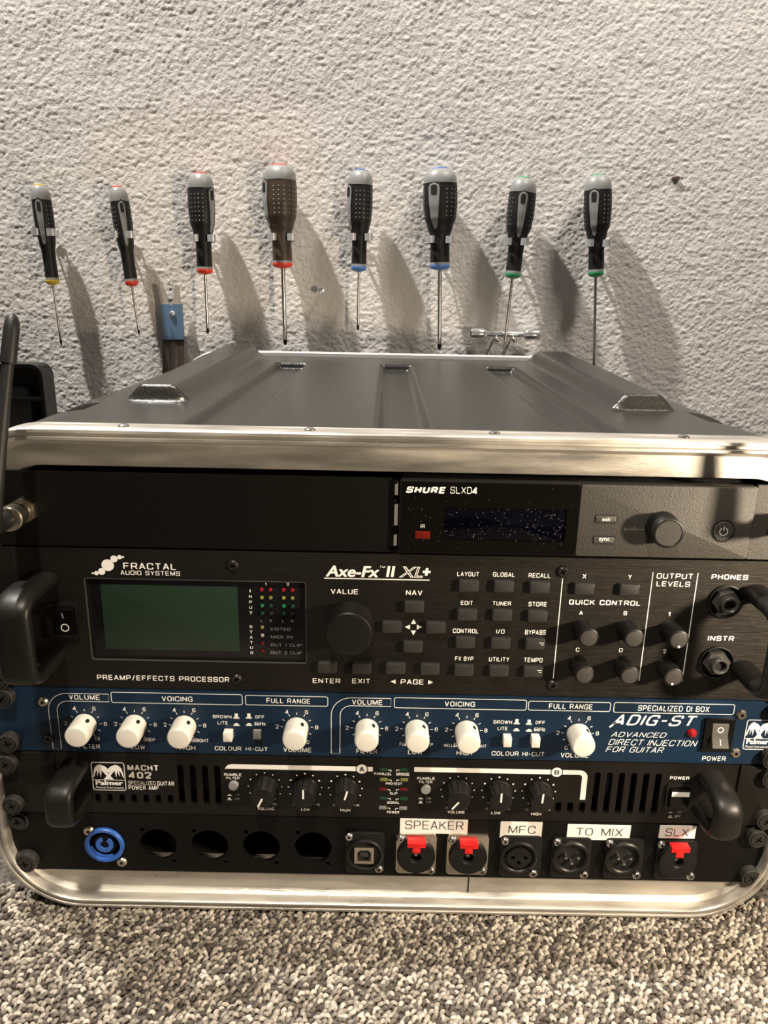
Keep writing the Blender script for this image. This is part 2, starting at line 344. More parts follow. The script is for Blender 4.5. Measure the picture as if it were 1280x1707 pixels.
# pile: one bent yarn per loop
def pile():
    pitch = 3.5; xs = np.arange(-330, 331, pitch); ys = np.arange(-215, 16, pitch*0.86)
    gx, gy = np.meshgrid(xs, ys); gx = gx+(np.arange(len(ys)) % 2)[:, None]*pitch/2
    n = gx.size; gx = gx.ravel()+rng.uniform(-1.1, 1.1, n); gy = gy.ravel()+rng.uniform(-1.1, 1.1, n)
    ang = rng.normal(0.5, 0.55, n); half = rng.uniform(1.3, 2.0, n); hgt = rng.uniform(2.6, 4.2, n); lean = rng.uniform(-1.6, 0.6, n)
    K = 6; Sd = 5; th = np.linspace(0, math.pi, K)
    rad = np.array([1.15, 1.3, 1.35, 1.35, 1.3, 1.15])
    co = np.zeros((n, K, Sd, 3))
    for k in range(K):
        cx = np.cos(th[k]); cz = np.sin(th[k])
        for j in range(Sd):
            a = 2*math.pi*j/Sd
            ro = rad[k]*math.cos(a); rs = rad[k]*math.sin(a)
            lx = (half)*cx+ro*cx*0.9; lz = hgt*cz+ro*cz*0.9-1.6; ly = rs+lean*cz
            co[:, k, j, 0] = gx+lx*np.cos(ang)-ly*np.sin(ang); co[:, k, j, 1] = gy+lx*np.sin(ang)+ly*np.cos(ang); co[:, k, j, 2] = lz-2.5
    me = bpy.data.meshes.new('carpet_pile'); nv = n*K*Sd; me.vertices.add(nv); me.vertices.foreach_set('co', (co/1000).astype('f').ravel())
    base = np.arange(n)[:, None]*K*Sd; qs = []
    for k in range(K-1):
        for j in range(Sd):
            a = k*Sd+j; b = k*Sd+(j+1) % Sd; qs.append((a, b, b+Sd, a+Sd))
    q = (base[:, :, None]+np.array(qs)[None]).reshape(-1, 4)
    me.loops.add(q.size); me.loops.foreach_set('vertex_index', q.ravel().astype('i')); me.polygons.add(len(q))
    me.polygons.foreach_set('loop_start', np.arange(0, q.size, 4, dtype='i')); me.update(calc_edges=True)
    me.polygons.foreach_set('use_smooth', [True]*len(me.polygons)); me.materials.append(M['pile'])
    o = bpy.data.objects.new('carpet_pile', me); COL.objects.link(o); o['kind'] = 'stuff'; o['label'] = 'grey, beige and black flecked loop pile of the carpet in front of the rack case'; o['category'] = 'carpet'
pile()

# ------------------------------------------------------------------ rack case
HW = 248.0; ZT = 291.5; ZB = -24.6; RC = 52.0; DEP = 486.0
case = thing('rack_case', 'black moulded plastic rack case with an aluminium edge standing on the carpet', 'case', (0, DEP/2, -ZO))
cxz = ((ZT+ZB)/2, ZT-ZB)
def frame_ring(prof, name, parent, m='alu', lb=None):
    loops = [[(a, y, b) for a, b in rrect(0, cxz[0], 2*(HW-d), cxz[1]-2*d, max(RC-d, 1), 14)] for d, y in prof]
    o = MB().loft(loops, False, False).build(name, m, parent, angle=28)
    if lb: o['label'] = lb
    return o
fprof = [(0.6, 13), (0.0, 12), (0.0, -4.5), (0.8, -5.8), (2.4, -6.0), (3.0, -4.2), (4.4, -4.2), (5.0, -6.2), (6.4, -6.2), (7.2, -4.8), (7.4, 0.5), (9.2, 2.6), (10.2, 3.4), (17, 3.2), (22.2, 3.2), (22.6, 4), (22.6, 16), (24, 16), (24, 18)]
fr = frame_ring(fprof, 'front_frame', case, lb='brushed aluminium front frame with rounded corners')
rear = frame_ring([(3, DEP-12), (-2.2, DEP-12), (-3.0, DEP-11), (-3.0, DEP+1), (-1.5, DEP+3), (6, DEP+3), (6, DEP+1)], 'rear_frame', case, 'alu_rim', lb='aluminium rear frame')
# joint in the bottom of the front frame
def smooth01(t): t = max(0.0, min(1.0, t)); return t*t*(3-2*t)
def lin01(t): return max(0.0, min(1.0, t))
def boxmask(x, y, x0, x1, y0, y1, sx, sy):
    return smooth01((x-x0)/sx+0.5)*smooth01((x1-x)/sx+0.5)*smooth01((y-y0)/sy+0.5)*lin01((y1-y)/sy*1.6+0.5)
def relief(x, y):
    h = 0.0
    for c in (-1, 1):
        c *= (161 if c < 0 else 167)+15*(y-100)/380
        w = 17+5*(y-100)/380
        h = max(h, 11.0*smooth01((w-abs(x-c))/15+0.5)*lin01((y-108)/3.2+0.5)*smooth01((478-y)/5+0.5))
    for c in (-106, 4, 112):
        w = 14
        g = smooth01((w-abs(x-c))/6+0.5)*lin01((398-y)/1.6+0.5)*smooth01((y-22)/20+0.5)
        h -= 6.5*g
    for sx in (-1, 1):
        h -= 7.5*boxmask(x*sx, y, 200, 256, 66, 104, 8, 4)
        h -= 6.5*boxmask(x*sx, y, 204, 256, 350, 396, 8, 4)
    return h
def shell():
    sec = []
    w = HW-1.2; zt = ZT-1.6; zb = ZB+1.2; r = RC-1
    # start bottom centre, go round clockwise; dense along the top
    def seg(a, b, n): return [(a[0]+(b[0]-a[0])*t/n, a[1]+(b[1]-a[1])*t/n) for t in range(n)]
    def arc(cx, cz, a0, a1, n): return [(cx+r*math.cos(math.radians(a0+(a1-a0)*t/n)), cz+r*math.sin(math.radians(a0+(a1-a0)*t/n))) for t in range(n)]
    sec += seg((0, zb), (-w+r, zb), 4)+arc(-w+r, zb+r, 270, 180, 8)+seg((-w, zb+r), (-w, zt-r), 6)+arc(-w+r, zt-r, 180, 90, 34)
    sec += seg((-w+r, zt), (w-r, zt), 190)+arc(w-r, zt-r, 90, 0, 34)+seg((w, zt-r), (w, zb+r), 6)+arc(w-r, zb+r, 0, -90, 8)+seg((w-r, zb), (0, zb), 4)
    n = len(sec); loops = []
    ys = sorted(set(list(np.linspace(9, DEP-5, 120))+[y_+d_ for y_ in (108, 398, 104, 396) for d_ in (-4, -3, -2, -1, 0, 1, 2, 3, 4)]))
    for y in ys:
        L_ = []
        for i, (x, z) in enumerate(sec):
            a = sec[i-1]; b = sec[(i+1) % n]; tx, tz = b[0]-a[0], b[1]-a[1]; l = math.hypot(tx, tz); nx_, nz_ = -tz/l, tx/l
            h = relief(x, y) if z > 180 else 0.0
            L_.append((x+nx_*h, y, z+nz_*h))
        loops.append(L_)
    return MB().loft(loops, False, False)
sh = shell().build('shell', 'shell', case, angle=80); sh['label'] = 'grained black plastic shell with raised ribs and grooves'
back = MB(); back.plate(rrect(0, cxz[0], 2*HW-4, cxz[1]-4, RC-2, 8), [], DEP-6, DEP-3); lab(back.build('rear_lid', 'shell', case), 'black rear lid')
for x in ((-149.2,291.0), (-48.1,290.7), (52.4,290.7), (155.3,290.8)):
    o = MB(); n = 14
    o.loft([[(x[0]+r*math.cos(2*math.pi*i/n), 3.5+r*math.sin(2*math.pi*i/n), ZT+z) for i in range(n)] for r, z in ((3.3, -0.3), (3.1, 0.5), (2.0, 1.2), (0.6, 1.4))])
    o.build('rivet', 'steel', case)
# slot-like joint in the lower rail
jx = (53.6,-11.4)[0]
MB().loft([[(jx+a, y, b) for a, b in ((-0.45, -2.8), (0.45, -2.8), (0.45-0.3, -24), (-0.3-0.4, -24))] for y in (3.0, 3.06)]).build('joint', 'dark', case)
for sx in (-1, 1):
    MB().line([(sx*224.5, -1.6), (sx*232.5, -9.0)], 0.9, 2.9).build('mitre_joint', 'dark', case)
# rails and dark interior sides that show through open holes
for sx in (-1, 1):
    m_ = MB(); m_.rbox(sx*232, 133, 20, 262, 30, 4.2, 0.5, 0.3); m_.build('rack_rail', 'steel', case)

# ------------------------------------------------------------------ fixings shared by the units
def phillips(mb_recess, x, z, y, r, rot):
    pass
def cross_poly(x, z, a, w, rot):
    pts = [(-w, -a), (w, -a), (w, -w), (a, -w), (a, w), (w, w), (w, a), (-w, a), (-w, w), (-a, w), (-a, -w), (-w, -w)]
    c, s_ = math.cos(rot), math.sin(rot); return [(x+c*p-s_*q_, z+s_*p+c*q_) for p, q_ in pts]
def rack_screw(par, pos, y=0.0, rot=0.3, cup=True, screw='screw', big=6.3):
    x, z = pos
    c = MB()
    if cup: c.lathe(x, z, [(big, y-0.05), (big, y-1.5), (big-0.3, y-3.2), (big-0.8 if big > 7 else 6.1, y-4.6), (5.8, y-5.2), (5.2, y-5.2), (5.0, y-4.0), (0.5, y-4.0)], 28, False, False)
    else: c.lathe(x, z, [(6.2, y-0.05), (6.6, y-0.9), (6.2, y-1.2), (0.5, y-1.2)], 28, False, False)
    cp = c.build('cup_washer', 'cup', par)
    t = y-(4.0 if cup else 1.2)
    h = MB(); h.plate(circ(x, z, 4.6, 24), [cross_poly(x, z, 2.5, 0.55, rot)], t-1.5, t-0.1)
    h.lathe(x, z, [(4.8, t-0.0), (4.8, t-1.0), (4.6, t-1.5)], 24, False, False)
    h.build('screw', screw, cp)
    MB().disc(x, z, 3.4, t-0.15).build('screw_recess', 'dark', cp)
def small_screw(par, pos, r, y=0.0, m='steel', rot=0.4, hexs=False):
    x, z = pos; h = MB()
    hole = circ(x, z, r*0.34, 6) if hexs else cross_poly(x, z, r*0.5, r*0.13, rot)
    h.plate(circ(x, z, r*0.72, 20), [hole], y-r*0.42, y-0.1)
    h.lathe(x, z, [(r, y), (r*0.97, y-r*0.15), (r*0.72, y-r*0.42)], 24, False, False)
    o = h.build('screw', m, par)
    if parent_depth(par) < 1: MB().disc(x, z, r*0.6, y-0.15).build('screw_recess', 'dark', o)
    return o
def parent_depth(p):
    d = 0
    while p.parent is not None: p = p.parent; d += 1
    return d
def U(n): return 44.45*n
ZW = 482.6
def panel(par, m, z0, z1, holes=(), y0=0.0, y1=3.0, name='front_panel', outer=None):
    g = 0.35
    return MB().plate(outer or rrect(0, (z0+z1)/2, ZW, z1-z0-2*g, 0.5, 2), list(holes), y0, y1).build(name, m, par, smooth=False)
def chassis(par, z0, z1, w=432, d=(5, 260)):
    MB().rbox(0, (z0+z1)/2, w, z1-z0-3, d[1], d[0], 1, 0.5).build('chassis', 'dark', par)
def bow_handle(par, x, z0, z1, out=34, w=15, t=9, m='knob', R=12, pw_=2.0):
    """bow handle: feet on the panel at z0 / z1, grip bar 'out' mm in front"""
    pts = [(x, 0.5, z0)]
    for a in range(0, 91, 15): pts.append((x, -(out-R)-R*math.sin(math.radians(a)), z0+R*0.55*(1-math.cos(math.radians(a)))))
    for a in range(90, -1, -15): pts.append((x, -(out-R)-R*math.sin(math.radians(a)), z1-R*0.55*(1-math.cos(math.radians(a)))))
    pts.append((x, 0.5, z1))
    loops = []; n = 28
    for k in range(len(pts)):
        a = Vector(pts[max(k-1, 0)]); b = Vector(pts[min(k+1, len(pts)-1)]); d = (b-a).normalized(); u = Vector((1, 0, 0)); v_ = d.cross(u); L_ = []
        for i in range(n):
            c_, s_ = math.cos(2*math.pi*i/n), math.sin(2*math.pi*i/n); e = 2/pw_
            L_.append(tuple(Vector(pts[k])+u*(w/2*math.copysign(abs(c_)**e, c_))+v_*(t/2*math.copysign(abs(s_)**e, s_))))
        loops.append(L_)
    return MB().loft(loops).build('handle', m, par, angle=60)

RR[0] = 2.0      # round letter shapes
# ------------------------------------------------------------------ patch panel (lowest unit)
pp = thing('patch_panel', 'lowest black rack panel with labelled sockets and four empty round holes', 'patch panel', (0, 0, 0))
D = [(-147.5,20.6), (-114.5,21.0), (-81.3,20.6), (-48.0,21.1)]
dz = sum(d[1] for d in D)/4
holes = [circ(d[0], dz, 11.9, 36) for d in D]
for d in D:
    holes += [circ(d[0]-9.6, dz+11.2, 1.6, 12), circ(d[0]+9.6, dz-12.0, 1.6, 12)]
pw = (-181.6,19.2)
panel(pp, 'blank', 0, U(1), holes)
chs = MB(); chs.rbox(0, 22, 440, 42, 150, 149, 1, 0.3); chs.build('rear_plate', 'dark', pp)
pc = MB()  # power inlet, blue
pc.lathe(pw[0], dz, [(12.6, 0), (12.6, -1.6), (12.2, -2.2), (10.4, -2.2), (10.0, -1.2), (10.0, 5.0), (2, 5.0)], 44, False, False)
inl = pc.build('power_inlet', 'bluep', pp); inl['label'] = 'blue round power inlet socket'
g = MB()
def arcring(mb, x, z, r0, r1, a0, a1, ya, yb, n=20):
    o = []; 
    for i in range(n+1): a = math.radians(a0+(a1-a0)*i/n); o.append((x+r1*math.cos(a), z+r1*math.sin(a)))
    for i in range(n, -1, -1): a = math.radians(a0+(a1-a0)*i/n); o.append((x+r0*math.cos(a), z+r0*math.sin(a)))
    mb.plate(o, [], ya, yb)
MB().lathe(pw[0], dz, [(9.6, 0.2), (9.4, 0.0), (7.2, 0.0)], 36, False, False).build('bore', 'dark', inl)
arcring(g, pw[0], dz, 2.9, 5.6, -250, 60, -1.2, 4); arcring(g, pw[0], dz, 8.2, 10.0, 190, 300, -1.0, 4); g.build('key_ring', 'bluep', inl)
MB().disc(pw[0], dz, 2.8, 2.5).build('contact_hole', 'dark', inl)
small_screw(pp, (-191.1,30.9), 3.6, 0, 'nickel', 0.3, True); small_screw(pp, (-171.8,7.2), 3.5, 0, 'nickel', 0.8, True)

def d_flange(par, box, y, m, screws, name, label, sm='steel'):
    x, z, w, h = box; h -= 1.7; z -= 0.8
    f = MB(); f.rbox(x, z, w, h, 0, y, 3.0, 0.6, 5); o = f.build(name, m, par); o['label'] = label
    for s_ in screws:
        small_screw(o, s_, 2.9, y, sm, random.uniform(0, 1.5), True)
    return o
def jack_socket(fb, cen, tab, screws, m, label):
    o = d_flange(pp, fb, -2.0, m, screws, 'jack_socket', label)
    x, z = cen; R_ = 12.2
    MB().lathe(x, z, [(R_, -2), (R_, -5.2), (R_-0.5, -6.0), (4.0, -6.2), (3.2, -5.6), (3.2, -2.5)], 40, False, False).build('socket_body', 'black', o)
    MB().disc(x, z, 3.3, -2.4).build('socket_hole', 'dark', o)
    MB().disc(x+0.2, z-0.8, 1.2, -2.5).build('contact', 'nickel', o)
    t = MB(); w = 11.6; zt = z+R_+1.4
    zt -= 1.3; t.rbox(x, zt-0.9, w, 1.7, -2.0, -7.4, 0.3, 0.3); t.rbox(x, zt-2.9, w, 1.9, -2.0, -7.0, 0.3, 0.3)
    t.rbox(x, zt-5.9, 5.0, 4.4, -2.0, -6.7, 0.3, 0.3); lab(t.build('release_tab', 'redp', o), 'red release tab')
    return o
jack_socket((18.1,20.0,25.98,32.05), (17.9,19.6), 0, [(8.1,30.8), (28.0,6.6)], 'nickel', 'nickel jack socket with red tab, left one under the SPEAKER label')
jack_socket((51.0,19.9,26.89,32.20), (51.0,19.7), 0, [(41.0,30.6), (61.2,6.7)], 'nickel', 'nickel jack socket with red tab, right one under the SPEAKER label')
jack_socket((184.6,18.9,25.74,31.01), (184.5,19.9), 0, [(174.0,30.1), (195.7,6.3)], 'black', 'black jack socket with red tab under the SLX label')
def xlr(fb, cen, screws, male, label):
    o = d_flange(pp, fb, -2.0, 'black', screws, 'xlr_socket', label)
    x, z = cen
    if male:
        MB().lathe(x, z, [(12.0, -2), (12.0, -4.2), (11.2, -5.0), (10.0, -5.0), (9.2, -4.2), (8.8, -1.0), (8.8, 6.0)], 40, False, False).build('collar', 'knob', o)
        MB().disc(x, z, 8.8, -2.1).build('well', 'dark', o)
        for dx, dz_ in ((-3.9, 1.4), (3.9, 1.4), (0, -2.7)):
            MB().lathe(x+dx, z+dz_, [(1.15, -2.0), (1.15, -5.0), (0.8, -6.0), (0.2, -6.4)], 14).build('pin', 'pin', o)
    else:
        MB().lathe(x, z, [(12.0, -2), (12.0, -3.6), (11.2, -4.2), (10.2, -4.2), (9.6, -3.4), (9.6, -2.2)], 40, False, False).build('collar', 'knob', o)
        MB().disc(x, z, 9.6, -2.1).build('well', 'dark', o)
        hs = [circ(x+a, z+b, 1.5, 14) for a, b in ((-4.0, 0.4), (4.0, 0.4), (0, -3.4))]
        MB().plate(circ(x, z, 7.6, 36), hs, -4.2, -2.2).build('insert', 'knob', o)
        MB().plate(rrect(x, z+4.6, 4.6, 2.4, 0.3), [], -4.6, -4.0).build('latch', 'black', o)
xlr((85.1,19.3,26.66,32.50), (83.7,19.2), [(74.4,30.6), (94.1,6.0)], False, 'black three-hole socket under the MFC label')
xlr((117.3,19.1,25.41,31.68), (117.0,20.4), [(107.6,30.5), (127.0,5.7)], True, 'black three-pin socket, left one under the TO MIX label')
xlr((151.1,19.2,24.60,31.68), (150.4,20.5), [(141.2,30.2), (160.8,6.2)], True, 'black three-pin socket, right one under the TO MIX label')
us = d_flange(pp, (-14.6,19.8,24.97,32.33), -2.0, 'black', [(-24.9,31.7), (-5.6,7.2)], 'usb_socket', 'black socket plate with a square port')
ux, uz = (-14.6,19.2)
MB().lathe(ux, uz, [(11.6, -2), (11.6, -3.8), (10.9, -4.4), (10.2, -4.4), (9.8, -3.6), (9.8, -2.1)], 40, False, False).build('collar', 'knob', us)
MB().disc(ux, uz, 9.8, -2.1).build('well', 'dark', us)
MB().plate(rrect(ux-0.5, uz+0.2, 12.4, 12.4, 0.5), [[(ux-0.5+a, uz+0.2+b) for a, b in ((-4.3, -4), (4.3, -4), (4.3, 2.2), (2.6, 4), (-2.6, 4), (-4.3, 2.2))]], -4.6, -2.1).build('port_shell', 'nickel', us)
MB().rbox(ux-0.5, uz+0.4, 5.2, 3.4, -2.1, -4.2, 0.2, 0.2).build('port_tongue', 'button', us)
def tape(box, words, name='label_tape'):
    x, z, w, h = box
    t = MB(); t.plate(rrect(x, z, w, h, 0.15, 1), [], -0.45, -0.02); o = t.build(name, 'tape', pp, smooth=False)
    b = MB()
    for s_, bb in words: b.text(s_, bb, -0.6, -0.009)
    b.build('lettering', 'blackink', o, smooth=False, fix=False)
tape((28.8,39.3,42.95,10.65), [('SPEAKER', (29.1,40.4,36.82,6.33))])
tape((84.3,37.9,26.57,12.15), [('MFC', (84.9,38.3,16.96,5.80))])
tape((133.7,37.1,40.15,11.35), [('TO', (124.8,37.7,10.29,5.67)), ('MIX', (142.2,37.6,13.45,5.67))])
tape((183.6,38.6,23.04,9.58), [('SLX', (183.3,38.5,14.68,5.67))])
for p_ in ((-232.4,8.1), (-234.7,37.6)): rack_screw(pp, p_, rot=random.random(), cup=p_[1] < 20, big=7.7 if p_[1] < 20 else 6.3)
for p_ in ((233.7,7.7), (233.1,37.7)): rack_screw(pp, p_, rot=random.random())

# ------------------------------------------------------------------ power amplifier (second from bottom)
am = thing('power_amplifier', 'black power amplifier with vent slots and short bow handles, second unit from the bottom', 'amplifier', (0, 0, U(1)))
sl = []
szt = (-143.2,80.7)[1]; szb = (-145.1,51.7)[1]
mz = (-160.7,58.8)[1]
for k in range(7): 
    x = (-183.1,54.5)[0]+k*((-137.5,55.6)[0]-(-183.1,54.5)[0])/6; sl.append(rrect(x, (mz+szb)/2, 3.5, mz-szb, 1.5, 3))
for k in range(4):
    x = (-130.2,66.9)[0]+k*((-107.2,67.4)[0]-(-130.2,66.9)[0])/3; sl.append(rrect(x, (szt+szb)/2, 4.0, szt-szb, 1.5, 3))
x0 = (106.5,55.0)[0]; x1 = (121.5,55.4)[0]; zt7 = (146.0,81.2)[1]; zb7 = (149.4,51.0)[1]; zm7 = (113.5,59.0)[1]
for k in range(3): sl.append(rrect(x0+k*(x1-x0)/2, (zm7+zb7)/2, 3.7, zm7-zb7, 1.5, 3))
x0 = (129.0,65.7)[0]; x1 = (166.9,65.9)[0]
for k in range(6): sl.append(rrect(x0+k*(x1-x0)/5, (zt7+zb7)/2, 3.8, zt7-zb7, 1.5, 3))
panel(am, 'brown', U(1), U(2), sl)
MB().rbox(0, U(1.5), 436, 41, 260, 24, 1, 0.5).build('chassis', 'dark', am)
# separate ear plates (slightly proud) outside the chassis front
for sx, xe in ((-1, (-207.4,85.5)[0]), (1, (216.2,65.0)[0])):
    w = 241.3-abs(xe); MB().rbox(sx*(abs(xe)+w/2), U(1.5), w, 43.4, -0.02, -1.2, 0.6, 0.3).build('rack_ear', 'brown', am)
bow_handle(am, -194.5, 56, 79.5, 27, 16, 8.5, 'knob', 12, 3.2)
bow_handle(am, 199, 56, 79.5, 27, 17, 9.5, 'knob', 13, 2.3)
T_ = MB(); G_ = MB()
for s_, b_, bo in (('MACHT', (-153.2,78.3,19.02,4.22), 0.035), ('402', (-155.3,72.9,14.31,4.98), 0.04), ('GUITAR', (-139.7,67.2,10.58,3.24), 0.02), ('POWER AMP', (-153.8,63.8,18.68,3.26), 0.02),
  ('RUMBLE', (-97.6,74.6,10.64,1.94), 0.02), ('FILTER', (-97.6,72.1,8.32,1.68), 0.02), ('0', (-83.5,53.2,1.23,1.72), 0.01), ('10', (-72.0,53.4,2.81,1.86), 0.01), ('VOLUME', (-77.5,50.1,10.57,2.13), 0.02),
  ('LOW', (-52.5,50.0,5.62,1.86), 0.02), ('HIGH', (-27.5,50.1,6.30,2.00), 0.02), ('+10', (-45.5,53.8,3.25,1.72), 0.01), ('+10', (-20.5,53.9,3.36,1.59), 0.01),
  ('PARALLEL', (-4.3,77.3,10.61,1.93), 0.02), ('BRIDGE', (8.2,77.3,7.96,2.06), 0.02), ('PROTECT', (2.7,70.3,9.99,1.69), 0.02), ('CLIP', (2.7,63.2,4.68,1.70), 0.02), ('SIGNAL', (2.6,56.4,7.61,1.85), 0.02), ('POWER', (2.7,49.2,7.76,1.86), 0.02),
  ('RUMBLE', (22.5,74.6,10.85,1.81), 0.02), ('FILTER', (22.5,72.0,8.21,1.81), 0.02), ('10', (47.9,53.4,2.69,1.86), 0.02), ('VOLUME', (42.4,50.2,10.67,2.00), 0.02), ('LOW', (67.6,50.1,5.84,2.00), 0.02), ('HIGH', (93.0,49.9,6.40,2.13), 0.02),
  ('+10', (74.8,53.2,3.14,1.46), 0.01), ('+10', (99.9,53.1,3.25,1.46), 0.01), ('POWER', (179.9,78.4,11.91,2.32), 0.02), ('On', (24.6,60.2,2.90,1.71), 0.0), ('OFF', (182.4,50.1,3.93,1.60), 0.0)):
    T_.text(s_, b_, INK, bo)
T_.text('SPECIALIZED', (-154.5,67.3,17.01,2.80), INK, 0.0)
for s_, b_ in (('On', (-95.4,60.1,2.91,1.58)), ('Off', (-95.4,56.9,3.14,1.45)), ('Off', (24.8,57.2,3.13,1.58)), ('-10', (-59.6,53.6,2.81,1.46)), ('-10', (-34.8,53.8,2.80,1.59)), ('-10', (61.2,53.4,2.24,1.46)), ('-10', (86.4,53.3,2.35,1.46)), ('0', (36.4,53.4,1.23,1.59)), ('On', (182.4,53.6,3.02,1.59))):
    G_.text(s_, b_, INK, 0.01)
def icon(mb, pos, w, h, up): 
    x, z = pos
    mb.rect((x, z-h*0.35, w, h*0.28), INK); mb.rect((x, z+h*(0.15 if up else -0.08), w*0.55, h*(0.8 if up else 0.3)), INK)
for p_, u_ in (((-100.1,60.0), False), ((-100.3,56.8), True), ((19.9,60.2), False), ((19.8,57.0), True), ((177.5,53.5), False), ((177.7,49.9), True)): icon(T_, p_, 2.9, 1.8, u_)
# white channel bars
bw = 3.3
zA = (-52.5,80.5)[1]; xa0 = (-102.4,79.9)[0]; xa1 = (-10.6,80.4)[0]
T_.flat([(xa0, zA-bw/2), (xa1, zA-bw/2), (xa1, zA+bw/2), (xa0+4.5, zA+bw/2), (xa0+2, zA+bw/2-0.6)], INK)
zB = (58.2,80.9)[1]; xb0 = (15.1,80.2)[0]; xb1 = (122.7,76.0)[0]; zb_ = (121.6,61.2)[1]
o_ = [(xb0, zB-bw/2)]
for i in range(7): a = math.radians(90-15*i); o_.append((xb1-5.2+2.0*math.cos(a)-0.1, zB-bw/2-2.0+2.0*math.sin(a)))
o_ += [(xb1-3.2, zb_), (xb1+0.1, zb_)]
for i in range(7): a = math.radians(15*i); o_.append((xb1-5.2+5.3*math.cos(a), zB+bw/2-5.3+5.3*math.sin(a)))
o_.append((xb0, zB+bw/2)); T_.flat(o_, INK)
for c_, (x, z) in (('A', ((-17.4,80.7)[0], zA)), ('B', ((103.4,80.7)[0], zB))):
    MB().disc(x, z, 3.9, INK-0.05, 28).build('badge_edge', 'blackink', am, fix=False)
    T_.disc(x, z, 3.3, INK-0.1, 28)
    MB().text(c_, (x, z, 2.9, 3.3), INK-0.15, 0.03).build('badge_letter', 'blackink', am, smooth=False, fix=False)
# dotted rings
amk = [((-77.7,65.9), 'v', 205), ((-52.7,65.9), 'e', 0), ((-27.5,65.8), 'e', 15), ((42.6,66.1), 'v', 218), ((68.2,66.1), 'e', 0), ((93.3,66.2), 'e', 3)]
for (x, z), kind, rot in amk:
    for k in range(11):
        a = math.radians(-55+k*29) if kind == 'e' else math.radians(-55+k*29)
        big = (k % 2 == 1) if kind == 'e' else False
        T_.disc(x+10.4*math.cos(a), z+10.4*math.sin(a)*1.0, (0.62 if k in (3, 5, 7) else 0.5) if kind == 'e' else 0.42, INK, 8)
T_.build('lettering', 'white', am, smooth=False, fix=False)
G_.build('dim_lettering', 'ink_grey', am, smooth=False, fix=False)
def logo(par, box, m='white'):
    """white framed emblem: two crossed palms above the maker's name"""
    x, z, w, h = box; g = MB(); L = MB()
    def f(a, b): return (x-w/2+a*w, z-h/2+b*h)
    g.line(rrect(x, z, w, h, 1.4, 4), 0.45, INK, True)
    g.line([f(0.0, 0.37), f(1.0, 0.37)], 0.4, INK)
    def palm(mir, tx):
        c = [(0.02, 0.44), (0.05, 0.62), (0.09, 0.80), (0.18, 0.90), (0.27, 0.93), (0.34, 0.89), (0.42, 0.86), (0.49, 0.78), (0.55, 0.70), (0.60, 0.57), (0.50, 0.66), (0.42, 0.70), (0.60, 0.46), (0.66, 0.39), (0.52, 0.39), (0.45, 0.50), (0.36, 0.64), (0.30, 0.71), (0.29, 0.60), (0.26, 0.46), (0.24, 0.62), (0.22, 0.70), (0.19, 0.58), (0.15, 0.50), (0.16, 0.62), (0.17, 0.72), (0.11, 0.64), (0.07, 0.50)]
        g.flat([f(1-a if mir else a, b) for a, b in c], INK-(0.02 if mir else 0))
    palm(False, 0); palm(True, 0)
    g.text('Palmer', (x, z-h*0.235, w*0.84, h*0.17), INK, 0.045)
    g.text('Musical Instruments', (x, z-h*0.405, w*0.86, h*0.075), INK, 0.0, 0.25)
    o = g.build('logo', m, par, smooth=False, fix=False); return o
logo(am, (-174.9,71.6,20.36,19.94))
def fluted(par, x, z, h, r, rot, name='knob'):
    n = 66
    def ring(rr, y, fl): return [(x+(rr-(fl if i % 6 == 0 else 0))*math.cos(2*math.pi*i/n), y, z+(rr-(fl if i % 6 == 0 else 0))*math.sin(2*math.pi*i/n)) for i in range(n)]
    k = MB().loft([ring(r, 0, 0.0), ring(r, -1.5, 0.0), ring(r-0.2, -1.7, 0.5), ring(r-1.2, -h+0.8, 0.5), ring(r-1.6, -h+0.15, 0.2), ring(r-2.1, -h, 0)]).build(name, 'knob', par)
    a = math.radians(rot+0); c, s_ = math.cos(a), math.sin(a)
    # pointer drawn from the centre towards the indicated value
    pts = [(-0.55, 0.4), (0.55, 0.4), (0.55, -0), (0.55, r-1.9), (-0.55, r-1.9)]
    P_ = [(-0.55, 0.2), (0.55, 0.2), (0.55, r-1.6), (-0.55, r-1.6)]
    MB().flat([(x+p*c-q_*s_, z+p*s_+q_*c) for p, q_ in P_], -h-0.1).build('pointer', 'white', k, smooth=False, fix=False)
    return k
for (x, z), kind, rot in amk:
    fluted(am, x, z, 11, 8.3, {'v': -rot, 'e': -rot}[kind])
leds = [('led_gd', (-4.1,80.3,5.08,1.92)), ('led_gd', (8.9,80.5,4.85,1.80)), ('led_ol', (-3.8,73.2,4.88,2.20)), ('led_ol', (9.1,73.3,4.76,2.07)), ('led_rd', (-4.2,66.1,4.56,1.83)), ('led_rd', (9.0,66.3,4.67,1.83)),
        ('led_gd', (-3.8,59.6,4.92,1.97)), ('led_gd', (9.1,59.4,4.92,2.11)), ('led_w', (-4.0,52.5,4.71,2.39)), ('led_w', (8.9,52.4,4.94,2.39))]
for m_, b_ in leds: one('rbox', 'indicator_light', m_, am, *b_, 0, -0.5, 0.2, 0.15)
lw = MB()
for (xl, zl, w_, h_), sgn in [(leds[i][1], 1 if i % 2 == 0 else -1) for i in range(10)]:
    xx = xl+sgn*w_/2; lw.line([(xx+sgn*0.5, zl-0.3), (xx+sgn*2.3, zl-0.3)], 0.45, INK); lw.line([(xx+sgn*2.3, zl-0.1), (xx+sgn*2.3, zl-1.3)], 0.45, INK)
lw.build('printed_marks', 'white', am, smooth=False, fix=False)
for p_ in ((-97.1,67.3), (22.6,67.3)):
    MB().lathe(p_[0], p_[1], [(3.1, 0), (3.1, -1.6), (2.8, -2.2), (0.5, -2.3)], 24).build('push_button', 'greyp', am)
pb = (180.3,65.3,15.90,17.25)
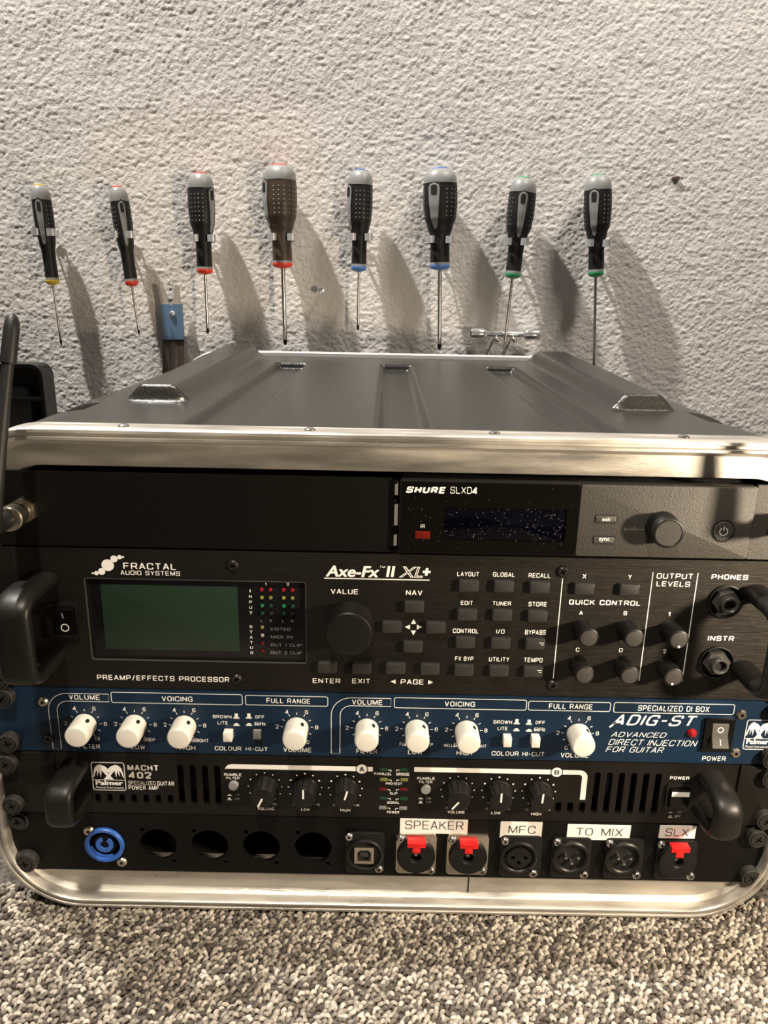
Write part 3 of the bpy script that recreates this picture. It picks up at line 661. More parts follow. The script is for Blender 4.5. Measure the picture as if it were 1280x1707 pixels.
b_ = MB(); b_.plate(rrect(*pb, 1.5), [rrect(pb[0], pb[1], pb[2]-3, pb[3]-3, 1.0)], -1.8, 0); pbo = b_.build('power_button', 'knob', am)
MB().rbox(pb[0], pb[1], pb[2]-4, pb[3]-4, 0, -4.0, 0.5, 0.4).build('key_cap', 'gloss', pbo)
MB().rect((pb[0], pb[1]+pb[3]/2-4.6, pb[2]-5, 3.4), -4.1).build('white_band', 'white', pbo, smooth=False, fix=False)
for p_ in ((-235.5,81.6), (-235.1,51.7)): rack_screw(am, p_, rot=random.random())
for p_ in ((236.1,51.3), (234.4,81.9)): rack_screw(am, p_, rot=random.random())

# ------------------------------------------------------------------ direct injection box (blue)
di = thing('direct_injection_unit', 'dark blue one-unit direct injection box with seven cream knobs', 'audio unit', (0, 0, U(2)))
panel(di, 'blue', U(2), U(3)); chassis(di, U(2), U(3))
T_ = MB(); G_ = MB(); O_ = MB()
for s_, b_ in (('VOLUME', (-184.9,126.9,18.46,3.42)), ('VOICING', (-129.0,127.0,18.45,3.42)), ('FULL RANGE', (-62.2,127.1,26.20,3.28)), ('VOLUME', (-14.7,127.2,18.19,3.42)), ('VOICING', (41.1,127.2,18.18,3.42)), ('FULL RANGE', (107.8,127.0,26.10,3.52)), ('SPECIALIZED DI BOX', (169.9,126.9,42.86,3.82)),
   ('FILTER', (-185.0,92.9,13.02,3.14)), ('LOW', (-155.0,93.1,8.68,3.00)), ('HIGH', (-124.6,93.3,9.67,3.14)), ('BROWN', (-102.4,115.4,11.25,2.22)), ('LITE', (-102.3,111.2,6.13,2.37)), ('OFF', (-79.7,115.7,5.38,2.22)), ('6kHz', (-79.6,111.1,6.86,2.51)),
   ('COLOUR', (-99.7,93.3,16.36,3.00)), ('VOLUME', (-57.2,93.3,16.97,3.28)), ('FILTER', (-14.5,93.2,12.76,3.00)), ('LOW', (15.3,93.2,8.92,3.00)), ('HIGH', (45.5,93.3,9.66,3.00)), ('BROWN', (67.7,115.4,11.17,2.48)), ('LITE', (67.8,111.0,5.88,2.34)), ('OFF', (90.4,115.6,5.59,2.33)), ('6kHz', (90.4,111.0,6.83,2.65)),
   ('COLOUR', (70.6,93.5,16.58,3.19)), ('HI-CUT', (87.8,93.5,13.40,3.19)), ('HI-CUT', (-82.2,93.3,13.38,2.71)), ('VOLUME', (113.3,93.2,17.13,3.35)), ('POWER', (199.1,92.8,14.50,3.19))):
    T_.text(s_, b_, INK, 0.012)
for s_, b_ in (('DEEP', (-147.7,98.4,6.92,2.13)), ('BRIGHT', (-116.6,98.5,10.25,2.41)), ('FLAT', (8.8,98.8,6.54,1.99)), ('DEEP', (22.4,98.7,7.40,2.13)), ('MELLOW', (37.3,98.5,9.01,2.13)), ('BRIGHT', (53.9,98.4,9.50,2.27))): G_.text(s_, b_, INK, 0.01)
T_.text('ADIG-ST', (159.6,118.6,50.97,7.42), INK, 0.012, 0.30)
a0 = (132.7,113.3); a1 = (136.1,116.8); T_.line([a0, (a1[0], a1[1]), (139.5,116.9)], 1.1, INK)
for s_, b_ in (('ADVANCED', (151.1,108.5,33.79,3.44)), ('DIRECT INJECTION', (160.4,103.1,54.62,4.10)), ('FOR GUITAR', (149.8,98.0,35.80,3.96))): T_.text(s_, b_, INK, -0.003, 0.3)
def zof(c): return c
ztop = (-174.7,129.2)[1]
def rr_px(a, b): return a
for b_ in ((-129.2,127.2,78.76,6.98), (-63.1,127.1,49.49,6.43), (41.4,127.3,79.50,6.84), (107.1,127.1,49.36,6.11), (170.1,127.0,72.46,6.73)):
    O_.line(rrect(*b_, 1.2, 4), 0.38, INK, True)
def hook(xr, xl, zt, zi, zbot):
    """rounded bracket outline: from the right end over the corner down the left side"""
    ro = 12; t = zt-zi; pts = [(xr, zt)]
    for i in range(9): a = math.radians(90+90*i/8); pts.append((xl+ro+ro*math.cos(a), zt-ro+ro*math.sin(a)))
    pts += [(xl, zbot), (xl+t*0.98, zbot)]
    ri = ro-t
    for i in range(9): a = math.radians(180-90*i/8); pts.append((xl+ro+ri*math.cos(a), zt-ro+ri*math.sin(a)))
    pts += [(xr, zi)]
    O_.line(pts, 0.38, INK, True)
h_ = (-170.1,129.3); i_ = (-170.6,124.1); l_ = (-207.3,107.8); bt = (-204.8,90.9); hook(h_[0], l_[0], h_[1], i_[1], bt[1])
h_ = (-0.3,130.0); i_ = (-0.2,124.6); l_ = (-36.3,111.6); bt = (-33.6,91.4); hook(h_[0], l_[0], h_[1], i_[1], bt[1])
for p_, u_ in (((-93.8,115.9), 1), ((-93.9,110.9), 0), ((-86.2,116.1), 1), ((-86.3,111.1), 0), ((76.2,115.8), 1), ((76.3,111.0), 0), ((83.6,115.6), 1), ((84.0,110.8), 0)): icon(T_, p_, 3.6, 3.4, u_)
wk = [((-185.7,108.9), (-184.5,110.4)), ((-155.4,109.0), (-154.6,110.6)), ((-125.3,109.1), (-124.5,110.8)), ((-57.2,109.3), (-57.0,110.8)), ((-14.6,109.4), (-14.4,110.4)), ((15.6,109.4), (15.3,111.0)), ((45.8,109.4), (44.4,111.7)), ((113.7,108.8), (112.6,112.8))]
for (x, z), f_ in wk:
    for k in range(11):
        a = math.radians(-60+k*30); r0 = 8.4; r1 = 9.9
        T_.line([(x+r0*math.cos(a), z+r0*math.sin(a)), (x+r1*math.cos(a), z+r1*math.sin(a))], 0.4, INK)
    for s_, a in (('10', -60), ('8', 0), ('6', 60), ('4', 120), ('2', 180), ('0', 240)):
        a = math.radians(a); w_ = 2.3 if s_ == '10' else 1.25+0.3
        T_.text(s_, (x+12.0*math.cos(a), z+12.0*math.sin(a), w_*1.25, 2.7), INK, 0.01)
T_.build('lettering', 'white', di, smooth=False, fix=False); G_.build('small_lettering', 'white', di, smooth=False, fix=False); O_.build('printed_outline', 'white', di, smooth=False, fix=False)
def cream_knob(par, x, z, h=15.5, r=6.9):
    n = 84; rows = 22; loops = [[(x+(r-0.3)*math.cos(2*math.pi*i/n), 0, z+(r-0.3)*math.sin(2*math.pi*i/n)) for i in range(n)]]
    for k in range(rows+1):
        y = -0.8-k*(h-3.0)/rows; L_ = []
        for i in range(n):
            rr = r+0.32*(math.cos(math.pi*(i*0.5+k*0.5*2))*math.cos(math.pi*(i*0.5-k)))
            rr = r+(0.28 if (i+k) % 2 else -0.12)
            L_.append((x+rr*math.cos(2*math.pi*i/n), y, z+rr*math.sin(2*math.pi*i/n)))
        loops.append(L_)
    kb = MB().loft(loops).build('knob', 'cream', par, angle=180)
    MB().lathe(x, z, [(r-0.2, -h+2.6), (r+0.1, -h+1.8), (r-0.1, -h+0.9), (r-0.8, -h+0.2), (r-2, -h), (0.3, -h-0.1)], 40).build('cap', 'cream', kb)
    a = math.radians(55); rr = r+0.15
    mk = MB(); mk.loft([[(x+(rr+d)*math.cos(a+t*0.16*s2), -6.5+u_*1.2, z+(rr+d)*math.sin(a+t*0.16*s2)) for t, u_, s2 in ((1, 0, 1), (0.7, 1, 1), (0, 1.5, 1), (-0.7, 1, 1), (-1, 0, 1), (-0.7, -1, 1), (0, -1.5, 1), (0.7, -1, 1))] for d in (-0.6, 0.3)]); mk.build('index_mark', 'dark', kb)
    return kb
for (x, z), f_ in wk: cream_knob(di, x, z)
for b_, m_ in (((-98.7,104.1,5.37,6.15), 'cream'), ((-81.2,104.4,4.88,5.87), 'ink_grey'), ((70.7,104.3,4.90,6.40), 'cream'), ((87.8,104.5,5.03,6.72), 'cream')):
    dbx, dby, w_, h_2 = b_; k = MB(); k.rbox(dbx, dby, w_, h_2, 0, -5 if m_ == 'cream' else -2.5, 0.4, 0.35); o = k.build('push_button', m_, di)
lx, lz = (183.0,110.5); MB().lathe(lx, lz, [(2.9, 0), (2.9, -0.8), (2.4, -1.0), (2.2, -2.0), (1.5, -3.0), (0.4, -3.4)], 24).build('indicator_light', 'led_r', di)
def rocker(par, bez, rk, y_top, y_bot, mk, face='button', bez_m='gloss', l1='I', l2='O', swap=False, ink='white'):
    x, z, w, h = bez; b = MB(); b.plate(rrect(x, z, w, h, 0.8, 3), [rrect(rk[0], rk[1], rk[2]+0.6, rk[3]+0.6, 0.4, 2)], -2.2, 0); o = b.build('rocker_switch', bez_m, par)
    X0, Z0, w2, h2 = rk; c = MB()
    prof = [(-h2/2, y_bot), (-h2/2+0.8, y_bot-0.5), (0, (y_top+y_bot)/2+1.1), (h2/2-0.8, y_top-0.5), (h2/2, y_top)]
    c.loft([[(X0+sx, y, Z0+a) for a, y in prof]+[(X0+sx, 0, Z0+h2/2), (X0+sx, 0, Z0-h2/2)] for sx in (-w2/2, w2/2)]); c.build('rocker', face, o)
    t = MB()
    def yat(a):
        for (a0_, y0_), (a1_, y1_) in zip(prof, prof[1:]):
            if a0_ <= a <= a1_: return y0_+(y1_-y0_)*(a-a0_)/(a1_-a0_)
    def put(kind, zc):
        mb = MB()
        if kind == 'O': mb.line(circ(X0, Z0+zc, w2*0.17, 20), 0.5, 0, True)
        else: mb.line([(X0, Z0+zc-w2*0.16), (X0, Z0+zc+w2*0.16)], 0.5, 0)
        t.add([(a, yat(c_-Z0)-0.15, c_) for a, _, c_ in mb.v], mb.f)
    put(l1, h2*0.24); put(l2, -h2*0.24); t.build('lettering', ink, o, smooth=False, fix=False)
    return o
lab(rocker(di, (198.6,110.0,17.59,22.30), (198.9,110.9,9.63,15.06), -2.0, -6.0, None, 'greytex', 'gloss', 'O', 'I'), 'black power rocker switch')
for p_, m_ in (((211.2,123.6), 'nickel'), ((211.7,97.0), 'nickel'), ((-210.0,123.3), 'nickel'), ((-209.4,97.9), 'screw')): small_screw(di, p_, 3.3, 0, m_, 0.2, True)
logo(di, ((223.4,110.0,17.21,20.31)[0]+0.5, (223.4,110.0,17.21,20.31)[1], 16.6, (223.4,110.0,17.21,20.31)[3]))
for p_ in ((-231.9,127.2), (-232.5,96.5)): rack_screw(di, p_, rot=random.random())
for x_, z_ in ((232.5, 95.2), (232.5, 127)): rack_screw(di, (x_, z_), rot=random.random())

RR[0] = 1.1      # squarish letter shapes
# ------------------------------------------------------------------ effects processor (two units)
fx = thing('effects_processor', 'black two-unit effects processor with a green display, big value knob and bow handles', 'audio unit', (0, 0, U(3)))
wb = (-114.5,178.5,126.55,52.52)
lcdb = (-130.0,179.1,79.01,41.07)
wx0 = (-177.5,177.3)[0]; wx1 = (-51.1,178.7)[0]; wz1 = (-133.5,203.7)[1]; wz0 = (-136.9,152.4)[1]
wbx = ((wx0+wx1)/2, (wz0+wz1)/2, wx1-wx0, wz1-wz0)
swb = (-192.4,177.6,17.16,21.28); 
ph = (190.7,197.0); ins = (190.8,158.5)
panel(fx, 'anod', U(3), U(5), [rrect(*wbx, 1.2, 3), circ(ph[0], ph[1], 10.2, 30), circ(ins[0], ins[1], 10.2, 30)]); chassis(fx, U(3), U(5), d=(7, 280))
MB().rbox(*wbx, 6, 1.6, 1.2, 0.05).build('display_window', 'glass', fx)
MB().rbox(*lcdb, 1.6, 1.45, 0.3, 0.02).build('display', 'lcd', fx)['label'] = 'unlit green display'
fe = MB(); 
for a, b in ((0, 0),): fe.plate(rrect(wbx[0], wbx[1], wbx[2]+0.8, wbx[3]+0.8, 1.4, 3), [rrect(wbx[0], wbx[1], wbx[2]-0.1, wbx[3]-0.1, 1.2, 3)], -0.25, 1.0)
fe.build('window_edge', 'nickel' if False else 'knobface', fx)
YW = 1.38
T_ = MB(); K_ = MB(); D_ = MB()
for s_, b_, bo in (('FRACTAL', (-139.7,211.8,29.86,3.92), 0.015), ('AUDIO SYSTEMS', (-139.5,207.7,33.97,2.71), 0.012), ('PREAMP/EFFECTS PROCESSOR', (-136.5,140.6,78.93,3.36), 0.018),
   ('VALUE', (-28.7,198.7,15.63,3.12), 0.015), ('NAV', (11.4,198.8,9.49,3.12), 0.015), ('ENTER', (-39.1,141.1,16.47,3.23), 0.015), ('EXIT', (-18.5,141.4,10.57,3.23), 0.015), ('PAGE', (11.9,141.5,13.57,3.36), 0.015),
   ('LAYOUT', (41.7,210.9,12.25,2.70), 0.015), ('GLOBAL', (62.1,211.0,12.25,2.70), 0.015), ('RECALL', (82.4,210.9,12.25,2.78), 0.015), ('EDIT', (41.9,193.1,6.85,2.53), 0.015), ('TUNER', (62.2,193.2,10.43,2.60), 0.015), ('STORE', (82.7,193.2,10.42,2.76), 0.015),
   ('CONTROL', (42.1,175.4,14.76,2.83), 0.015), ('I/O', (62.4,175.5,4.79,2.83), 0.015), ('BYPASS', (82.9,175.4,12.17,2.99), 0.015), ('FX BYP', (42.2,157.5,10.75,2.81), 0.015), ('UTILITY', (62.8,157.5,11.94,2.89), 0.015), ('TEMPO', (83.0,157.5,10.82,2.98), 0.015),
   ('X', (108.1,211.0,2.16,2.54), 0.015), ('Y', (134.0,211.1,2.03,2.71), 0.015), ('QUICK CONTROL', (121.2,194.9,40.99,3.22), 0.025), ('A', (108.3,188.3,2.26,2.35), 0.015), ('B', (133.9,188.6,2.06,2.57), 0.015), ('C', (108.5,164.8,2.09,2.54), 0.015), ('D', (133.9,165.0,2.09,2.54), 0.015),
   ('1', (159.3,188.7,1.34,2.57), 0.02), ('2', (159.7,164.8,1.88,2.54), 0.02), ('OUTPUT', (159.4,212.1,20.46,3.25), 0.015), ('LEVELS', (159.2,207.3,19.20,3.16), 0.015), ('PHONES', (190.8,212.2,20.86,3.14), 0.025), ('INSTR', (191.4,173.8,15.16,3.19), 0.02)):
    T_.text(s_, b_, INK, bo)
T_.text('Axe-Fx', (-24.1,211.1,30.65,6.87), INK, 0.035, 0.2); T_.text('TM', (-7.1,214.2,2.98,1.22), INK, 0.01); T_.text('II', (-2.4,211.5,5.16,6.62), INK, 0.04, 0.15)
T_.text('XL', (9.2,211.4,13.77,6.62), INK, 0.0, 0.25, 0.022); T_.text('+', (18.1,211.7,4.59,4.66), INK, 0.04, 0.1, 0.022)
T_.rect((-10.2,206.7,60.22,0.62), INK)
for (xa, za), (xb, zb2) in (((95.3,209.3), (96.2,145.6)), ((146.4,214.1), (147.3,145.2)), ((171.9,214.3), (173.0,145.4))):
    T_.line([((xa+xb)/2, za), ((xa+xb)/2, zb2)], 0.5, INK)
for cx_, cy_, r_ in (((-172.4,206.9)[0], (-172.4,206.9)[1], 0.6), (*(-170.3,207.0), 1.3), (*(-167.2,208.1), 2.05), (*(-163.4,212.0), 3.55), (*(-159.5,215.9), 2.05), (*(-156.3,217.0), 1.3), (*(-154.3,217.1), 0.65)): T_.disc(cx_, cy_, r_, INK, 24)
for (x, z), d_ in (((11.6,180.8), (0, 1)), ((8.1,177.2), (-1, 0)), ((15.2,177.3), (1, 0)), ((11.7,173.5), (0, -1)), ((0.6,141.5), (-1, 0)), ((23.0,141.5), (1, 0))):
    s_ = 1.5; u = Vector(d_); w_ = Vector((-u.y, u.x)); c = Vector((x, z))
    T_.add([(p.x, INK, p.y) for p in (c+u*s_, c-u*s_+w_*s_, c-u*s_-w_*s_)], [(0, 1, 2)])
T_.build('lettering', 'white', fx, smooth=False, fix=False)
for k, ch in enumerate('INPUT'): K_.text(ch, ((-83.1,190.5)[0], (-82.9,197.3)[1]+k*((-83.3,183.5)[1]-(-82.9,197.3)[1])/4, 0.55 if ch == 'I' else 1.6, 1.65), YW, 0.01)
for k, ch in enumerate('STATUS'): K_.text(ch, ((-83.4,166.4)[0], (-83.1,174.7)[1]+k*((-83.6,157.9)[1]-(-83.1,174.7)[1])/5, 1.6, 1.65), YW, 0.01)
K_.text('1', (-74.0,201.8,0.92,1.49), YW, 0.02); K_.text('2', (-61.3,201.9,1.50,1.61), YW, 0.02)
K_.build('window_lettering', 'white', fx, smooth=False, fix=False)
for s_, x in (('L', 108), ('R', 152), ('L', 214), ('R', 260)): pass
D_.text('L', (-76.9,178.6,1.18,1.54), YW); D_.text('R', (-71.7,178.7,1.41,1.54), YW); D_.text('L', (-64.4,178.7,1.18,1.54), YW); D_.text('R', (-59.0,178.8,1.41,1.54), YW)
for s_, b_ in (('EDITED', (-66.1,173.5,11.57,1.81)), ('MIDI IN', (-65.6,168.5,12.80,1.82)), ('OUT 1 CLIP', (-62.9,163.3,18.19,1.83)), ('OUT 2 CLIP', (-63.0,158.3,18.25,1.85))): D_.text(s_, b_, YW, 0.01)
D_.build('dim_window_lettering', 'ink_grey', fx, smooth=False, fix=False)
def led(par, pos, m, r=1.15, y=1.5):
    x, z = pos; MB().lathe(x, z, [(r, y), (r, y-0.4), (r*0.75, y-1.0), (r*0.2, y-1.25)], 16).build('indicator_light', m, par)
for col_, xs_ in (((-76.5,198.2)[0], 0), ((-71.4,198.3)[0], 1), ((-63.9,198.4)[0], 0), ((-58.8,198.5)[0], 1)):
    for zz, mm in (((-67.8,198.3)[1], 'led_r'), ((-67.9,193.3)[1], 'led_y'), ((-68.0,188.2)[1], 'led_g'), ((-68.1,183.4)[1], 'led_gd')): led(fx, (col_, zz), mm if not xs_ else {'led_r': 'led_r', 'led_y': 'led_ol', 'led_g': 'led_gd', 'led_gd': 'dark'}[mm])
for yy, mm in (((-76.6,174.5)[1], 'led_ol'), ((-76.7,169.3)[1], 'ink_grey'), ((-76.8,164.1)[1], 'led_rd'), ((-77.0,159.3)[1], 'led_rd')): led(fx, ((-76.8,166.6)[0], yy), mm, 1.1)
vx, vz = (-25.4,179.3)
vk = MB().lathe(vx, vz, [(13.4, 0), (13.4, -1.2), (13.1, -2.0), (13.0, -13.5), (13.3, -14.3), (13.2, -15.6), (12.6, -16.4), (11.2, -16.7), (0.5, -16.7)], 64).build('value_knob', 'knob', fx); vk['label'] = 'large round black value knob'
qk = [(110.5,178.4), (136.2,178.6), (110.4,155.0), (136.4,155.1), (161.6,178.3), (161.7,154.6)]
for i, (x, z) in enumerate(qk):
    k = MB().lathe(x, z, [(6.5, 0), (6.2, -0.6), (5.9, -1.2), (5.9, -11.5), (5.6, -12.4), (4.7, -12.9)], 36).build('knob', 'knob', fx)
    MB().lathe(x, z, [(4.75, -12.85), (4.4, -13.0), (0.3, -13.05)], 32).build('knob_face', 'knobface', k)
    if i >= 4: MB().disc(x-(0.5 if i == 5 else -0.4), z-4.0, 0.75, -13.1, 12).build('index_dot', 'cream', k, fix=False)
btn = [(-38.6,150.8,12.30,7.57), (-18.3,150.8,12.30,7.97), (1.8,151.1,12.30,8.23), (22.0,151.1,12.42,7.97), (11.5,190.7,12.33,7.94), (-1.0,177.8,12.44,8.33), (24.5,178.0,12.08,8.08), (11.6,165.3,12.89,8.21),
  (42.2,204.3,12.09,7.78), (62.2,204.4,12.67,7.93), (82.6,204.2,12.88,8.01), (42.2,186.4,12.67,7.56), (62.4,186.6,13.18,7.96), (82.8,186.5,12.81,8.12), (42.0,168.8,12.74,7.74), (62.6,168.7,12.52,7.90), (82.8,168.8,12.59,7.99), (42.1,150.8,12.89,7.26), (62.8,150.8,12.74,7.67), (83.0,150.7,12.97,8.01),
  (108.2,204.0,12.66,7.94), (133.9,204.0,13.44,8.22)]
btn = btn
for b_ in btn:
    x, z, w, h = b_; w = 11.6; h = 6.9
    r_ = MB(); r_.plate(rrect(x-0.2, z-0.1, w+1.0, h+1.0, 1.4, 4), [rrect(x, z, w+0.05, h+0.05, 1.2, 4)], -0.3, 0); 
    k = MB(); k.rbox(x, z, w, h, 0, -3.0, 1.2, 0.9, 5); o = k.build('button', 'button', fx)
    r_.build('button_gap', 'dark', o)
for b_ in ((86.3,169.4,2.79,1.78), (86.4,151.6,2.60,1.82)):
    m_ = MB(); m_.rect((b_[0], b_[1]+0.7, b_[2], 0.35), -3.06); m_.rect((b_[0]+b_[2]*0.2, b_[1]-0.5, b_[2]*0.6, 0.35), -3.06); m_.build('button_mark', 'white', fx, smooth=False, fix=False)
for (x, z), m_ in (((-92.2,213.3), 'screw'), ((-92.7,141.1), 'screw'), ((95.3,213.5), 'screw'), ((95.7,141.3), 'screw')):
    small_screw(fx, (x, z), 3.4, 0, m_, 0.5)
def jack(par, pos, dim):
    x, z = pos
    o = MB().lathe(x, z, [(10.3, -0.6), (10.3, -1.0), (9.6, -1.2), (9.0, 1.5), (2, 1.5)], 36, False, False).build('jack_socket', 'black', par)
    h = MB(); hx = [(x+7.6*math.cos(math.radians(60*i+8)), z+7.6*math.sin(math.radians(60*i+8))) for i in range(6)]
    h.plate(hx, [circ(x, z, 4.6, 24)], -2.6, 1.2); h.build('hex_nut', 'knobface', o)
    MB().lathe(x, z, [(5.0, -2.5), (5.0, -6.2), (4.6, -6.8), (3.7, -6.8), (3.3, -6.3), (3.3, 1)], 30, False, False).build('collar', 'knobface', o)
    MB().disc(x, z, 3.4, -4.4).build('socket_hole', 'dark', o)
jack(fx, ph, 0); jack(fx, ins, 1)
lab(rocker(fx, swb, (-190.6,177.8,12.84,17.33), -5.0, -2.0, None, 'gloss', 'black', 'I', 'O'), 'black power rocker switch')
bow_handle(fx, -202.5, 155, 203, 36, 19, 9, 'knob', 14, 3.0)
bow_handle(fx, 207, 155, 203, 36, 15, 10, 'knob', 15, 2.2)
for sx, xe in ((-1, (-216.9,176.5)[0]),):
    pass
ln = MB(); ln.line([((-216.3,218.8)[0], U(5)-1), ((-216.3,218.8)[0], U(3)+1)], 0.5, -0.03); ln.build('seam', 'dark', fx, smooth=False, fix=False)
for x_, z_ in ((-232.5, 139.7), (232.5, 139.7), (-232.5, 215.9), (232.5, 215.9)): rack_screw(fx, (x_, z_), rot=random.random())

RR[0] = 1.8
# ------------------------------------------------------------------ wireless receiver and its brackets (top unit)
ZR0, ZR1 = U(5)+0.6, U(6)
rx0 = (1.5,244.2)[0]; rx1 = (197.4,246.5)[0]
wr = thing('wireless_receiver', 'half-width black wireless receiver with dark display and round knob, top right of the rack', 'audio unit', ((rx0+rx1)/2, 0, ZR0))
rz0 = (101.1,224.1)[1]; rz1 = (97.2,266.3)[1]; rxm = (100.1,246.2)[0]
rb = MB(); rb.rbox((rx0+rx1)/2, (rz0+rz1)/2, rx1-rx0, rz1-rz0, 2, -3.4, 2.0, 0.6); rb.build('front_bezel', 'knob', wr)
MB().rbox((rx0+rx1)/2, (rz0+rz1)/2, rx1-rx0-3, rz1-rz0-2, 180, 2, 1.0, 0.6).build('chassis', 'dark', wr)
dis = (60.1,242.0,67.29,18.94)
g = MB(); g.plate(rrect((rx0+rxm)/2+0.3, (rz0+rz1)/2, rxm-rx0-1.8, rz1-rz0-1.4, 1.6, 4), [rrect(*dis, 0.5, 2)], -4.2, -3.2); lab(g.build('display_cover', 'gloss', wr), 'glossy black left half of the front')
lab(one('rbox', 'control_panel', 'greytex', wr, (rx1+rxm)/2-0.2, (rz0+rz1)/2, rx1-rxm-1.2, rz1-rz0-1.2, -3.2, -4.4, 1.4, 0.3), 'textured grey right half of the front')
MB().rbox(dis[0], dis[1], dis[2]+1, dis[3]+1, -3.2, -3.45, 0.4, 0.05).build('display', 'screen', wr)
MB().rbox(*(14.8,235.2,8.41,4.38), -4.1, -4.5, 0.5, 0.15).build('infrared_window', 'ir', wr)
T_ = MB(); yT = -4.35
T_.text('SHURE', (15.7,261.1,21.60,3.72), yT, 0.05, 0.18); T_.text('SLXD', (34.9,261.3,11.69,3.81), yT, -0.004); T_.text('4', (42.2,261.3,2.70,3.64), yT, 0.03); T_.text('IR', (14.7,240.3,2.32,2.09), yT, 0.0)
T_.build('lettering', 'white', wr, smooth=False, fix=False)
T_ = MB(); T_.text('push', (129.5,241.0,6.79,2.96), -4.55, 0.0); T_.line([(133.6,241.0), (136.9,240.9)], 0.4, -4.55); T_.build('dim_lettering', 'ink_grey', wr, smooth=False, fix=False)
du = MB()   # dust specks on the display
for i in range(230):
    u = random.random(); a = dis[0]-dis[2]/2+dis[2]*u; b = dis[1]+dis[3]*(random.random()-0.5); 
    if random.random() < 0.25+0.75*u: du.disc(a, b, random.uniform(0.05, 0.15), -3.5, 5)
for i in range(90): du.disc(random.uniform(rx0+4, rxm-3), random.uniform(rz0+3, rz1-3) , random.uniform(0.05, 0.1), -4.25, 5)
o = du.build('dust', 'white', wr, smooth=False, fix=False); o['kind'] = 'stuff'; o['label'] = 'fine white dust specks on the display'
for s_, b_, tb in (('exit', (115.4,246.6,12.37,4.66), (115.4,246.6,4.45,2.24)), ('sync', (115.4,234.4,12.31,4.56), (115.5,234.5,5.81,2.63))):
    MB().plate(rrect(b_[0], b_[1], b_[2]+0.4, b_[3]+0.4, 1.0), [], -4.5, -4.4).build('button_gap', 'dark', wr)
    k = MB().rbox(b_[0], b_[1], b_[2]-0.9, b_[3]-0.9, -4.3, -5.0, 0.8, 0.3).build('button', 'greytex', wr)
    MB().text(s_, tb, -5.12, 0.01).build('lettering', 'white', k, smooth=False, fix=False)
kx, kz = (146.9,242.1); 
k = MB().lathe(kx-0.3, kz+0.4, [(9.2, -4.3), (8.9, -5.5), (8.6, -14.8), (8.2, -15.6), (7.4, -15.8), (7.0, -15.3)], 48, True, False).build('control_knob', 'knob', wr)
MB().lathe(kx-0.3, kz+0.4, [(7.3, -14.9), (7.0, -15.45), (0.3, -15.5)], 40).build('knob_face', 'knobface', k)
bx_, bz_ = (180.8,240.9)
MB().plate(circ(bx_, bz_, 6.6, 40), [], -4.5, -4.4).build('button_gap', 'dark', wr)
k = MB().lathe(bx_, bz_, [(5.6, -4.3), (5.6, -4.9), (5.2, -5.2), (0.3, -5.25)], 40).build('power_button', 'greytex', wr)
t = MB(); t.line([(bx_+2.2*math.cos(math.radians(a)), bz_+2.2*math.sin(math.radians(a))) for a in range(120, 421, 15)], 0.38, -5.35); t.line([(bx_, bz_+0.6), (bx_, bz_+2.9)], 0.38, -5.35); t.build('power_symbol', 'white', k, smooth=False, fix=False)

ear = thing('rack_bracket', 'long plain black mounting bracket left of the wireless receiver', 'bracket', (-120, 0, ZR0), 'receiver brackets')
ex1 = (-2.1,244.6)[0]
zc = (ZR0+ZR1)/2
# right end with three rounded tabs; pale colour stands in for light there
outer = [(-241.3, ZR0+0.4), (ex1-0.5, ZR0+0.4), (ex1-0.5, ZR0+3.0), (ex1+2.4, ZR0+4.2), (ex1+2.4, ZR0+11.0), (ex1-0.2, ZR0+13.0), (ex1-0.2, ZR0+14.6), (ex1+2.6, ZR0+16), (ex1+2.6, ZR0+29), (ex1, ZR0+30.5), (ex1, ZR0+32.0), (ex1+2.4, ZR0+33.5), (ex1+2.4, ZR0+40.5), (ex1-0.3, ZR0+41.6), (ex1-0.3, ZR1-0.6), (-241.3, ZR1-0.6)]
bn = (-207.3,243.9)
MB().plate(outer, [], 0, 2.2).build('front_plate', 'blank', ear, smooth=False)
lab(MB().plate([(a+0.0, b) for a, b in [(ex1+1.0, ZR0+4.6), (ex1+2.7, ZR0+4.6), (ex1+2.7, ZR0+10.6), (ex1+1.0, ZR0+10.6)]], [], -1.0, 12).build('tab', 'plate', ear), 'tab edge with the light on it put in as pale colour')
MB().plate([(ex1+1.0, ZR0+16.6), (ex1+2.9, ZR0+16.6), (ex1+2.9, ZR0+28.4), (ex1+1.0, ZR0+28.4)], [], -1.0, 12).build('tab', 'plate', ear)
MB().plate([(ex1+1.0, ZR0+34.1), (ex1+2.7, ZR0+34.1), (ex1+2.7, ZR0+40.0), (ex1+1.0, ZR0+40.0)], [], -1.0, 12).build('tab', 'plate', ear)
for x_, z_ in ((-232.5, ZR0+6), (-232.5, ZR0+38)): rack_screw(ear, (x_, z_), rot=0.4)
ear2 = thing('rack_bracket', 'short black mounting bracket right of the wireless receiver', 'bracket', (228, 0, ZR0), 'receiver brackets')
e2 = rx1+1.2
MB().plate(rrect((e2+241.3)/2, zc, 241.3-e2, ZR1-ZR0-0.8, 0.6, 2), [], 0, 2.2).build('front_plate', 'greytex', ear2, smooth=False)
MB().loft([[(e2+0.2+a, y, b) for a, b in ((-3.4, ZR0+1), (-2.0, ZR0+1), (-2.0, ZR1-1), (-3.4, ZR1-1))] for y in (1, 3)]).build('edge_flange', 'dark', ear2)

